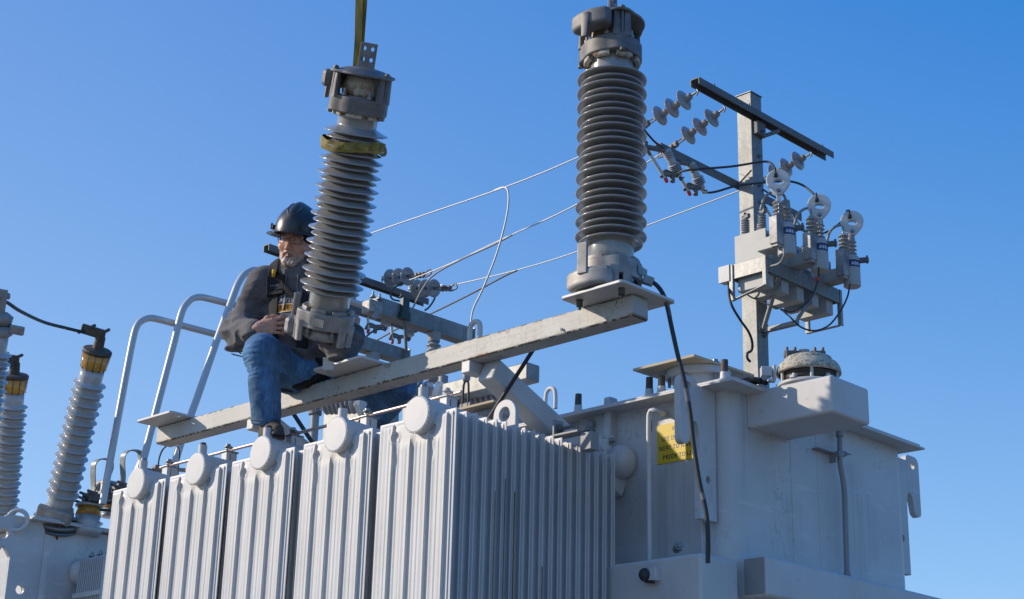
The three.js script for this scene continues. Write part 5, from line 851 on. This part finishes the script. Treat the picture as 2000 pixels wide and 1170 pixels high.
function jeansSDF(p) {
  let d = smin(cap(p, W.hipR, W.knR, 0.108, 0.088), cap(p, W.knR, W.anR, 0.086, 0.066), 0.045);
  d = smin(d, smin(cap(p, W.hipL, W.knL, 0.1, 0.082), cap(p, W.knL, W.anL, 0.084, 0.07), 0.045), 0.05);
  d = smin(d, ell(p, V(W.pelvis.x, 4.09, W.pelvis.z), V(0.165, 0.1, 0.15)), 0.06);
  const nk = Math.exp(-((p.distanceTo(W.knR) / 0.13) ** 2)), na = Math.exp(-((p.distanceTo(W.anR) / 0.1) ** 2)), shin = sstep(W.knR.y - p.y, 0.02, 0.16);
  d -= 0.008 * fold(p, 10, V(1.0, 1.2 - 0.45 * shin, 1.0), 21) + 0.0075 * (nk + na) * fold(p, 13, V(0.8, 2.6, 0.8), 5) + 0.002 * fold(p, 20, V(0.8, 1.6, 0.8), 9);
  // stay above the beam, open at the hems
  const beam = Math.max(Math.abs(p.z + 5.256) - 0.059, p.y - 4.0125); d = smax(d, -beam, 0.006);
  const hemR = W.anR.y + 0.03 - (p.x - W.anR.x) * 0.25, hemL = W.anL.y + 0.02;
  if (p.z > -5.15) d = Math.max(d, hemR - p.y); else if (p.z < -5.36) d = Math.max(d, hemL - p.y);
  return d;
}
part(person, 'jeans', surfaceNet(jeansSDF, V(-6.98, 3.6, -5.78), V(-6.1, 4.25, -4.68), 0.0095), M.denim);
{ // seams and hem of the jeans
  const dirS = W.anR.clone().sub(W.knR).normalize(), out = V(0.75, 0, -0.66);
  const on = (c, d) => { const q = c.clone(); for (let i = 0; i < 40; i++) { const v = jeansSDF(q); if (Math.abs(v) < 0.0008) break; q.addScaledVector(d, -v * 0.8); } return q; };
  const pts = []; for (let i = 0; i <= 16; i++) { const c = W.knR.clone().lerp(W.anR, 0.02 + i * 0.05); pts.push(on(c.addScaledVector(V(0.86, 0, 0.1), 0.05), V(0.97, 0, -0.1))); }
  part(person, 'seam', tube(pts, 0.0035, 6, 60), M.thread);
  const hemP = []; for (let i = 0; i <= 28; i++) { const a = (i / 28) * 2 * Math.PI, d = V(Math.cos(a), 0, Math.sin(a)); hemP.push(on(V(W.anR.x, W.anR.y + 0.052 - Math.cos(a) * 0.016, W.anR.z).addScaledVector(d, 0.05), d)); }
  part(person, 'hem', tube(hemP, 0.005, 6, 90), M.thread);
}
{ // boots
  const sole = 3.63, foot = (an, dir, y) => { const s = V(-dir.z, 0, dir.x), hl = an.clone().setY(y + 0.035).addScaledVector(dir, -0.055), bl = an.clone().setY(y + 0.03).addScaledVector(dir, 0.09), toe = an.clone().setY(y + 0.028).addScaledVector(dir, 0.155);
    const f = (p) => { let d = smin(cap(p, hl, bl, 0.036, 0.04), cap(p, bl, toe, 0.042, 0.034), 0.03); d = smin(d, cap(p, an.clone().setY(y + 0.05), an.clone().setY(y + 0.14), 0.046, 0.05), 0.05); d = smin(d, cap(p, an.clone().setY(y + 0.1).addScaledVector(dir, 0.01), bl, 0.042, 0.035), 0.04); return Math.max(d, y + 0.012 - p.y); };
    const lo = V(Math.min(hl.x, toe.x) - 0.08, y - 0.01, Math.min(hl.z, toe.z) - 0.08), hi = V(Math.max(hl.x, toe.x) + 0.08, y + 0.21, Math.max(hl.z, toe.z) + 0.08);
    const b = part(person, 'boot', surfaceNet(f, lo, hi, 0.007), M.boot);
    const sg = (p) => Math.max(f(p.clone().setY(y + 0.03)) - 0.005, Math.abs(p.y - y - 0.007) - 0.009); part(b, 'boot_sole', surfaceNet(sg, lo, hi, 0.005), M.dark);
    for (let i = 0; i < 4; i++) { const c = an.clone().setY(y + 0.115 - i * 0.018).addScaledVector(dir, 0.04 + i * 0.02); part(b, 'lace', tube([c.clone().addScaledVector(s, -0.038).add(V(0, -0.012, 0)), c.clone().add(V(0, 0.008, 0)), c.clone().addScaledVector(s, 0.038).add(V(0, -0.012, 0))], 0.0045, 6), M.dark); }
    part(person, 'sock', [cyl(an.clone().setY(y + 0.08), an.clone().setY(y + 0.24), 0.047, 0.044, 24)], M.harness); };
  foot(V(W.anR.x + 0.0, 0, W.anR.z - 0.015), V(0.93, 0, 0.36).normalize(), sole); foot(V(W.anL.x, 0, W.anL.z), V(0.8, 0, 0.6), 3.62);
}

// ---- head, in its own frame: x his left, y up, z out of the face ----
const headM = new THREE.Matrix4();
{ const z = manF.clone().multiplyScalar(1).addScaledVector(manR, 0.17); z.y = -0.22; z.normalize(); const y0 = V(0, 1, 0).addScaledVector(manR, -0.13), x = y0.clone().cross(z).normalize(), y = z.clone().cross(x); headM.makeBasis(x, y, z).scale(V(1.12, 1.12, 1.12)).setPosition(W.head); }
const headI = headM.clone().invert(), E = 0.0001, c3 = V;
const H = (x, y, z) => V(x, y, z).applyMatrix4(headM);
const beardD = (q) => { const x = Math.abs(q.x), p = c3(x, q.y, q.z); let d = cap(p, c3(0.062, -0.03, 0.015), c3(0.05, -0.085, 0.038), 0.002, 0.008); d = smin(d, cap(p, c3(0.05, -0.085, 0.038), c3(0.02, -0.114, 0.064), 0.008, 0.0145), 0.02); d = smin(d, cap(p, c3(0.02, -0.114, 0.064), c3(0, -0.117, 0.068), 0.01, 0.0125), 0.02); return d - 0.0035 * noise3(q.x * 260, q.y * 90, q.z * 260); };
const tacheD = (q) => { const p = c3(Math.abs(q.x), q.y, q.z); return smin(cap(p, c3(0.004, -0.0575, 0.088), c3(0.027, -0.067, 0.077), 0.0065, 0.006), cap(p, c3(0.027, -0.067, 0.077), c3(0.034, -0.085, 0.066), 0.006, 0.008), 0.008) - 0.0015 * noise3(q.x * 300, q.y * 150, q.z * 300); };
const lipD = (q) => { const p = c3(Math.abs(q.x), q.y, q.z); return Math.min(cap(p, c3(0.0, -0.071, 0.0865), c3(0.021, -0.0735, 0.0755), 0.0045, 0.003), cap(p, c3(0, -0.0805, 0.0855), c3(0.018, -0.079, 0.076), 0.0058, 0.0035)); };
function faceSDF(q) {
  const x = Math.abs(q.x), p = c3(x, q.y, q.z);
  let d = ell(p, c3(0, 0.03, -0.012), c3(0.076, 0.1, 0.095));
  d = smin(d, ell(p, c3(0, -0.03, 0.014), c3(0.066, 0.088, 0.072)), 0.03);
  d = smin(d, cap(p, c3(0.05, -0.06, 0.0), c3(0.012, -0.103, 0.052), 0.022, 0.024), 0.03);
  d = smin(d, cap(p, c3(0.012, 0.019, 0.083), c3(0.045, 0.019, 0.066), 0.009, 0.008), 0.014);   // brow
  d = smin(d, ell(p, c3(0.043, -0.033, 0.057), c3(0.026, 0.02, 0.022)), 0.018);                 // cheek
  d = smax(d, -ell(p, c3(0.032, -0.001, 0.094), c3(0.019, 0.0135, 0.016)), 0.012);              // socket
  d = smin(d, ell(p, c3(0.032, -0.002, 0.0685), c3(0.0165, 0.0115, 0.0135)), 0.005);            // lid
  d = smax(d, -cap(p, c3(0.019, -0.0075, 0.087), c3(0.045, -0.0072, 0.077), 0.0022, 0.0018), 0.002);
  d = smin(d, cap(c3(q.x, q.y, q.z), c3(0, 0.006, 0.082), c3(0, -0.04, 0.106), 0.0085, 0.0125), 0.012); // nose
  d = smin(d, ell(p, c3(0.0125, -0.046, 0.094), c3(0.0095, 0.0085, 0.012)), 0.008);
  d = smax(d, -ell(p, c3(0.007, -0.0535, 0.098), c3(0.004, 0.004, 0.006)), 0.003);
  d = smin(d, lipD(q), 0.006); d = smax(d, -cap(p, c3(0, -0.0757, 0.0905), c3(0.021, -0.0755, 0.08), 0.0016, 0.0012), 0.002);
  d = smax(d, -cap(p, c3(0.021, -0.042, 0.089), c3(0.037, -0.062, 0.074), 0.0028, 0.002), 0.006);         // smile line
  d = smin(d, ell(p, c3(0.08, -0.012, -0.008), c3(0.0095, 0.032, 0.019)), 0.008);
  d = smin(d, beardD(q), 0.006); d = smin(d, tacheD(q), 0.004);
  d = smin(d, cap(p, c3(0, -0.07, -0.03), c3(0, -0.2, -0.055), 0.056, 0.062), 0.03);
  return d - 0.0007 * noise3(q.x * 120, q.y * 160, q.z * 120);
}
const tq = V();
const faceColour = (w) => {
  const q = tq.copy(w).applyMatrix4(headI), n = noise3(q.x * 70, q.y * 70, q.z * 70), m = noise3(q.x * 320, q.y * 160, q.z * 320), mix = (a, b, k) => a.map((x, i) => x + (b[i] - x) * clamp(k, 0, 1));
  let c = mix([0.66, 0.39, 0.28], [0.57, 0.28, 0.19], 0.5 + 0.5 * n); c = mix(c, [0.6, 0.25, 0.17], Math.hypot(q.x, q.y + 0.043) < 0.022 && q.z > 0.08 ? 0.55 : 0);
  if (lipD(q) < 0.0012) c = [0.33, 0.13, 0.105];
  if (q.y > 0.012 && q.y < 0.028 && Math.abs(q.x) > 0.012 && Math.abs(q.x) < 0.052 && q.z > 0.05 && m > -0.35) c = [0.2, 0.14, 0.1];
  if (tacheD(q) < 0.0015 && lipD(q) > 0.0012) c = mix([0.4, 0.27, 0.19], [0.5, 0.38, 0.3], 0.5 + 0.6 * m);
  if (beardD(q) < 0.0018) c = mix([0.56, 0.47, 0.4], [0.42, 0.27, 0.2], 0.5 + 0.7 * m);
  else if (q.y < -0.085 && q.z > 0.05 && lipD(q) > 0.003) c = mix([0.34, 0.22, 0.16], [0.45, 0.4, 0.35], 0.5 + 0.5 * m);
  return c;
};
// ---- hands, each in its own frame: x along the fingers, y to the thumb, z out of the back of the hand ----
function handSDF(curl, spread, thumb) {
  const F4 = [[0.033, 0.043, 0.0092], [0.011, 0.047, 0.0096], [-0.011, 0.044, 0.0092], [-0.031, 0.035, 0.0083]].map(([y, l, r], i) => {
    const b = V(0.088 - 0.006 * Math.abs(i - 1), y, 0.0), pts = [b]; let a = 0; const q = b.clone();
    curl[i].forEach((c, k) => { a += c; q.add(V(Math.cos(a), (spread * (1.2 - i)) * 0.12, -Math.sin(a)).multiplyScalar(l * [1, 0.66, 0.52][k])); pts.push(q.clone()); });
    return { pts, r };
  });
  const palm = [0, 1, 2, 3].map((i) => [V(0.004, 0.016 - i * 0.01, -0.004), F4[i].pts[0]]);
  return (p) => {
    let d = 1; for (const [a, b] of palm) d = smin(d, cap(p, a, b, 0.0195, 0.0135), 0.016);
    d = smin(d, cap(p, V(-0.02, 0, -0.004), V(0.01, 0, -0.003), 0.025, 0.024), 0.02);
    d = smin(d, cap(p, V(0.018, 0.018, -0.012), thumb[0], 0.018, 0.0135), 0.016);
    let t = cap(p, thumb[0], thumb[1], 0.0125, 0.0108); t = smin(t, cap(p, thumb[1], thumb[2], 0.0112, 0.0092), 0.006); d = smin(d, t, 0.01);
    for (const { pts, r } of F4) { let f = smin(cap(p, pts[0], pts[1], r + 0.0012, r), cap(p, pts[1], pts[2], r + 0.0005, r - 0.0008), 0.004); f = smin(f, cap(p, pts[2], pts[3], r - 0.0004, r - 0.0018), 0.004); for (const k of [0, 1]) f = smin(f, Math.hypot(p.x - pts[k].x, p.y - pts[k].y, p.z - pts[k].z - 0.002) - r * 1.02, 0.004); d = smin(d, f, 0.0055); }
    return d - 0.0009 * noise3(p.x * 120, p.y * 220, p.z * 120) - 0.0008 * noise3(p.x * 40, p.y * 160, p.z * 40);
  };
}
const frame = (o, x, y) => { const X = x.clone().normalize(), Z = X.clone().cross(y).normalize(), Y = Z.clone().cross(X); return new THREE.Matrix4().makeBasis(X, Y, Z).setPosition(o); };
const inFrame = (f, m, lo, hi, h, colour) => { const g = surfaceNet(f, lo, hi, h, colour); g.applyMatrix4(m); return g; };
const handColour = (p) => { const n = noise3(p.x * 90, p.y * 90, p.z * 90), m = noise3(p.x * 300, p.y * 300, p.z * 300), k = 0.5 + 0.35 * n + 0.2 * m; return [0.58 - 0.12 * k, 0.35 - 0.13 * k, 0.25 - 0.11 * k]; };
const right = V(0.712, 0, -0.702), toCam = EYE.clone().sub(W.wrR).normalize();
const handR = frame(W.wrR, right.clone().multiplyScalar(0.93).add(V(0, 0.16, 0)).addScaledVector(toCam, 0.12), V(0, 1, 0).addScaledVector(toCam, 0.22)), hR = handSDF([[0.25, 0.75, 0.5], [0.3, 0.7, 0.45], [0.35, 0.65, 0.4], [0.4, 0.6, 0.4]], 1, [V(0.05, 0.05, -0.022), V(0.083, 0.058, -0.036), V(0.108, 0.054, -0.046)]);
const handL = frame(W.wrL, V(-0.05, 1, 0.0).addScaledVector(toCam, 0.1), right.clone().multiplyScalar(-0.5).addScaledVector(toCam, 0.4)), hL = handSDF([[0.5, 0.7, 0.5], [0.55, 0.7, 0.5], [0.6, 0.7, 0.5], [0.65, 0.7, 0.5]], 1, [V(0.05, 0.045, -0.03), V(0.08, 0.05, -0.04), V(0.1, 0.045, -0.05)]);
const skinTone = () => [0.43, 0.24, 0.165];
const bodySDF = (p) => { let d = torsoSDF(p, -0.02); d = smin(d, armSDF(p, W.shR, W.elR, W.wrR, -0.022), 0.04); d = smin(d, armSDF(p, W.shL, W.elL, W.wrL, -0.022), 0.04); d = smin(d, cap(p, W.neck, W.head, 0.058, 0.058), 0.04); for (const s of ['R', 'L']) d = smin(d, smin(cap(p, W['hip' + s], W['kn' + s], 0.07, 0.055), cap(p, W['kn' + s], W['an' + s], 0.05, 0.038), 0.03), 0.04); const beam = Math.max(Math.abs(p.z + 5.256) - 0.065, p.y - 4.02); return smax(d, -beam, 0.01); };
const hLo = V(-0.1, -0.22, -0.12), hHi = V(0.1, 0.15, 0.13);
part(person, 'body', [inFrame(faceSDF, headM, hLo, hHi, 0.0034, (p) => faceColour(p.clone().applyMatrix4(headM))), inFrame(hR, handR, V(-0.1, -0.07, -0.12), V(0.2, 0.09, 0.05), 0.003, handColour), inFrame(hL, handL, V(-0.1, -0.07, -0.12), V(0.2, 0.09, 0.05), 0.003, handColour), surfaceNet(bodySDF, V(-7.2, 3.55, -5.75), V(-6.1, 4.72, -4.75), 0.018, skinTone)], M.skin);

// ---- headgear ----
{
  const HM = (g) => g.applyMatrix4(headM), hat = (u, w, y, r) => V(u, y, w);
  const domeR = (a, y) => { const k = clamp((y - 0.05) / 0.118, 0, 1); return [0.113 * Math.sqrt(Math.max(0, 1 - k ** 2.3)), 0.134 * Math.sqrt(Math.max(0, 1 - k ** 2.3))]; };
  const dome = new THREE.SphereGeometry(1, 64, 32, 0, 2 * Math.PI, 0, Math.PI / 2), dp = dome.attributes.position;
  for (let i = 0; i < dp.count; i++) { const x = dp.getX(i), y = dp.getY(i), z = dp.getZ(i), s = Math.pow(Math.max(0, 1 - y * y), -0.06 * y); let r = 1; const ridge = Math.exp(-((x / 0.17) ** 2)) * sstep(y, 0.28, 0.62) * 0.05; const side = Math.exp(-(((Math.abs(x) - 0.42) / 0.1) ** 2)) * sstep(y, 0.4, 0.75) * 0.02; r += ridge - side; dp.setXYZ(i, x * 0.117 * r, 0.038 + y * 0.156 * (1 + ridge * 1.1), -0.014 + z * 0.141 * r); }
  dome.computeVertexNormals();
  const hh = part(person, 'hard_hat', HM(dome), M.hat);
  const brim = new THREE.BufferGeometry(), P = [], I = [], n = 96, prof = [[0.0, 0.006], [0.012, 0.002], [0.03, -0.005], [0.036, -0.008], [0.037, -0.0105], [0.034, -0.012], [0.012, -0.003], [0.0, 0.001]];
  for (let i = 0; i <= n; i++) { const a = (i / n) * 2 * Math.PI, cx = Math.sin(a), cz = Math.cos(a), ex = 1 + 0.9 * Math.max(0, cz) ** 2; for (const [o, y] of prof) P.push(cx * (0.116 + o * (1 + 0.0 * ex)), 0.04 + y * 1.1 - 0.008 * Math.max(0, cz), -0.014 + cz * (0.14 + o * ex)); }
  const m = prof.length; for (let i = 0; i < n; i++) for (let k = 0; k < m - 1; k++) { const a = i * m + k; I.push(a, a + 1, a + m + 1, a, a + m + 1, a + m); }
  brim.setAttribute('position', new THREE.Float32BufferAttribute(P, 3)); brim.setIndex(I); brim.computeVertexNormals();
  part(hh, 'brim', HM(brim), M.hat);
  { const s = new THREE.Shape(); [[-0.034, 0.05], [-0.04, 0.018], [-0.018, -0.012], [0, -0.022], [0.018, -0.012], [0.04, 0.018], [0.034, 0.05], [0.022, 0.056], [-0.022, 0.056]].forEach(([x, y], i) => (i ? s.lineTo(x, y) : s.moveTo(x, y)));
    const g = flat(ext(s, 0.012, 0.003, 4)), p = g.attributes.position; for (let i = 0; i < p.count; i++) { const x = p.getX(i), y = p.getY(i), z = p.getZ(i), yy = 0.132 + y, k = clamp((yy - 0.038) / 0.162, 0, 0.999), zz = -0.014 + 0.141 * Math.sqrt(Math.max(0.02, 1 - k * k - (x / 0.117) ** 2)) + z - 0.006; p.setXYZ(i, x, yy, zz); } g.computeVertexNormals(); part(hh, 'front_ridge', HM(g), M.hat); }
  for (const s of [-1, 1]) part(hh, 'lamp_clip', HM(mergeGeometries([flat(box(0.028, 0.024, 0.018, 0, 0, 0, 0.006)), flat(box(0.012, 0.03, 0.01, 0.0, 0.004, 0.009, 0.003))].map((g) => boxUV(g))).rotateY(s * 1.0).translate(s * 0.105, 0.058, 0.06)), M.hat);
  const cap2 = new THREE.SphereGeometry(1, 48, 24, 0, 2 * Math.PI, 0, Math.PI * 0.62), bp = cap2.attributes.position; for (let i = 0; i < bp.count; i++) { const y = bp.getY(i), z = bp.getZ(i), x = bp.getX(i); bp.setXYZ(i, x * 0.086, 0.03 + y * 0.1 - (z < 0.2 ? 0.03 * (0.2 - z) : -0.0), -0.012 + z * 0.1); } cap2.computeVertexNormals();
  part(person, 'beanie', HM(cap2), M.harness);
  // spectacles
  const gl = [], lens = []; for (const s of [-1, 1]) { const c = V(s * 0.033, -0.004, 0.0), q = []; for (let i = 0; i < 24; i++) { const a = (i / 24) * 2 * Math.PI, k = Math.pow(Math.abs(Math.cos(a)), 0.6) * Math.sign(Math.cos(a)), l = Math.pow(Math.abs(Math.sin(a)), 0.6) * Math.sign(Math.sin(a)); q.push(V(c.x + k * 0.0265, c.y + l * 0.0175, 0.1015 - Math.abs(c.x + k * 0.0265) * 0.2)); } gl.push(new THREE.TubeGeometry(new THREE.CatmullRomCurve3(q, true), 60, 0.0013, 6, true)); const sh = new THREE.Shape(q.map((v) => new THREE.Vector2(v.x, v.y))), lg = new THREE.ShapeGeometry(sh), lp = lg.attributes.position; for (let i = 0; i < lp.count; i++) lp.setZ(i, 0.1015 - Math.abs(lp.getX(i)) * 0.2); lens.push(lg); gl.push(tube([V(s * 0.0595, 0.002, 0.09), V(s * 0.071, 0.002, 0.07), V(s * 0.079, 0.002, 0.02), V(s * 0.081, -0.004, -0.01)], 0.0015, 6, 20)); }
  gl.push(tube([V(-0.008, 0.001, 0.1), V(0, 0.004, 0.102), V(0.008, 0.001, 0.1)], 0.0014, 6, 10));
  const gm = part(person, 'glasses', gl.map((g) => HM(g)), M.dark);
  part(gm, 'lens', lens.map((g) => HM(g)), mat([1, 1, 1], { transmission: 1, thickness: 0, roughness: 0.03, ior: 1.45 }));
}
// ---- harness, print, tag ----
{
  const shell = (keep, grow, h = 0.008) => surfaceNet((p) => Math.max(hoodieSDF(p, true) - grow, keep(p)), V(-7.1, 4.08, -5.42), V(-6.42, 4.74, -4.86), h);
  const loc = (p) => { const dx = p.x - W.neck.x, dy = p.y - W.neck.y, dz = p.z - W.neck.z; return [dx * manR.x + dz * manR.z, dy, dx * manF.x + dz * manF.z]; };
  const hs = part(person, 'harness', shell((p) => { const [u, y, w] = loc(p); return Math.max(Math.abs(Math.abs(u) - 0.105 - y * 0.06) - 0.029, -0.005 - (w + 0.1), -0.5 - y); }, 0.016), M.harness);
  part(hs, 'shoulder_pad', shell((p) => { const [u, y, w] = loc(p); return Math.max(Math.abs(u - 0.085) - 0.052, Math.abs(y + 0.075) - 0.055, -w + 0.0); }, 0.026), M.harness);
  part(hs, 'chest_strap', shell((p) => { const [u, y, w] = loc(p); return Math.max(Math.abs(y + 0.12 - u * 0.9) - 0.021, Math.abs(u + 0.02) - 0.075, -w); }, 0.03), M.harness);
  const patch = (u0, y0, w, h, nx, ny, off, m, name, to) => { // flat print laid on the chest
    const g = new THREE.PlaneGeometry(w, h, nx, ny), p = g.attributes.position;
    for (let i = 0; i < p.count; i++) { const q = W.neck.clone().addScaledVector(manR, u0 - p.getX(i)).add(V(0, y0 + p.getY(i), 0)).addScaledVector(manF, 0.4); for (let k = 0; k < 60; k++) { const d = (off > 0.01 ? hoodieSDF(q, true) : hoodieSDF(q)) - off; if (Math.abs(d) < 0.0005) break; q.addScaledVector(manF, -d * 0.7); } p.setXYZ(i, q.x, q.y, q.z); }
    g.computeVertexNormals(); return part(to, name, g, m, true);
  };
  const cv = (w, h, fn) => { const c = document.createElement('canvas'); c.width = w; c.height = h; fn(c.getContext('2d')); const t = new THREE.CanvasTexture(c); t.colorSpace = THREE.SRGBColorSpace; return t; };
  const drawPrint = (mask) => (g) => { g.fillStyle = mask ? '#000' : '#353237'; g.fillRect(0, 0, 512, 256); g.textAlign = 'center'; g.fillStyle = mask ? '#fff' : '#c9c8c6'; g.font = 'bold 66px sans-serif'; g.save(); g.transform(1, 0, -0.12, 1, 12, 0); g.fillText('PITTSBURGH', 256, 66, 480); g.restore(); g.fillStyle = mask ? '#fff' : '#d8d4c8'; g.fillRect(18, 80, 476, 104); g.fillStyle = mask ? '#fff' : '#c98a1c'; g.fillRect(22, 87, 468, 90); g.fillStyle = mask ? '#fff' : '#19181c'; g.font = 'bold 84px sans-serif'; g.fillText('STEELERS', 256, 162, 456); g.fillStyle = mask ? '#fff' : '#c9c8c6'; g.font = 'bold 44px sans-serif'; g.fillText('FOOTBALL', 256, 232, 260); };
  const pm = cv(512, 256, drawPrint(false)), pa = cv(512, 256, drawPrint(true)); pa.colorSpace = THREE.NoColorSpace;
  patch(-0.035, -0.205, 0.25, 0.125, 36, 18, 0.0035, mat([1, 1, 1], { map: pm, alphaMap: pa, transparent: true, roughness: 0.8 }), 'print', person);
  const em = cv(256, 96, (g) => { g.fillStyle = '#15161b'; g.fillRect(0, 0, 256, 96); g.font = '44px sans-serif'; g.textAlign = 'left'; g.fillStyle = '#8c8f96'; g.fillText('E', 40, 48); g.fillStyle = '#4aa3c8'; g.fillText('X', 70, 48); g.fillStyle = '#8c8f96'; g.fillText('OFIT', 100, 48); });
  patch(0.085, -0.085, 0.085, 0.034, 12, 5, 0.0295, mat([1, 1, 1], { map: em, roughness: 0.8 }), 'pad_print', hs);
  const yt = W.neck.clone().addScaledVector(manR, 0.095).add(V(0, -0.012, 0)); for (let k = 0; k < 50; k++) { yt.addScaledVector(manF, (0.03 - hoodieSDF(yt, true)) * 0.7); }
  part(hs, 'yellow_buckle', [aim(box(0.036, 0.032, 0.018, 0, 0, 0, 0.005), yt, V(-0.2, 1, -0.3), -0.7), aim(box(0.02, 0.014, 0.024, 0, 0.014, 0.002, 0.004), yt, V(-0.2, 1, -0.3), -0.7)], M.yellow);
  const cord = (u) => tube([0, 1, 2, 3, 4].map((i) => { const q = W.neck.clone().addScaledVector(manR, u + 0.004 * Math.sin(i * 2)).add(V(0, -0.02 - i * 0.05, 0)).addScaledVector(manF, 0.3); for (let k = 0; k < 60; k++) { const d = hoodieSDF(q) - 0.006; if (Math.abs(d) < 0.0005) break; q.addScaledVector(manF, -d * 0.7); } return q; }), 0.0035, 6, 40);
  part(person, 'drawstring', cord(0.028), M.grey); part(person, 'drawstring', cord(-0.04), M.grey);
  // leg straps of the harness
  const js = (keep, grow, lo, hi) => surfaceNet((p) => Math.max(jeansSDF(p) - grow, keep(p)), lo, hi, 0.008);
  const a = W.hipR, d = W.knR.clone().sub(W.hipR).normalize(); part(hs, 'leg_strap', js((p) => Math.abs((p.x - a.x) * d.x + (p.y - a.y) * d.y + (p.z - a.z) * d.z - 0.06) - 0.024, 0.009, V(-7.0, 3.96, -5.32), V(-6.55, 4.3, -4.95)), M.harness);
  const b = onZ(470, 690, -4.95); part(hs, 'strap_end', [bar(b, b.clone().add(V(-0.03, 0.025, 0.02)), 0.03, 0.006, 0.001), bar(b.clone().add(V(0.01, -0.02, 0)), b.clone().add(V(-0.05, 0.0, 0.02)), 0.02, 0.005, 0.001)], M.harness);
}
{
  const p = onZ(641, 710, -5.04), t = thing('id_badge', 'small blank white badge card hanging from a reel below the bushing base', 'badge', p.clone().setY(p.y - 0.03));
  const ry = 0.75; part(t, 'card', box(0.056, 0.068, 0.003, 0, 0, 0, 0.001).rotateY(ry).rotateZ(0.06).translate(p.x, p.y, p.z), M.white);
  const q = onZ(639, 682, -5.04); part(t, 'reel', [new THREE.CylinderGeometry(0.021, 0.021, 0.014, 24).rotateX(Math.PI / 2).rotateY(ry).translate(q.x, q.y, q.z), cyl(q.clone().add(V(0, -0.02, 0)), p.clone().add(V(0, 0.036, 0)), 0.006)], M.porcLight);
  part(t, 'cord', tube([onZ(627, 664, -5.04), onZ(629, 673, -5.03), onZ(634, 680, -5.03), onZ(642, 683, -5.02)], 0.0028, 6, 20), M.tan);
}

renderer.render(scene, camera);
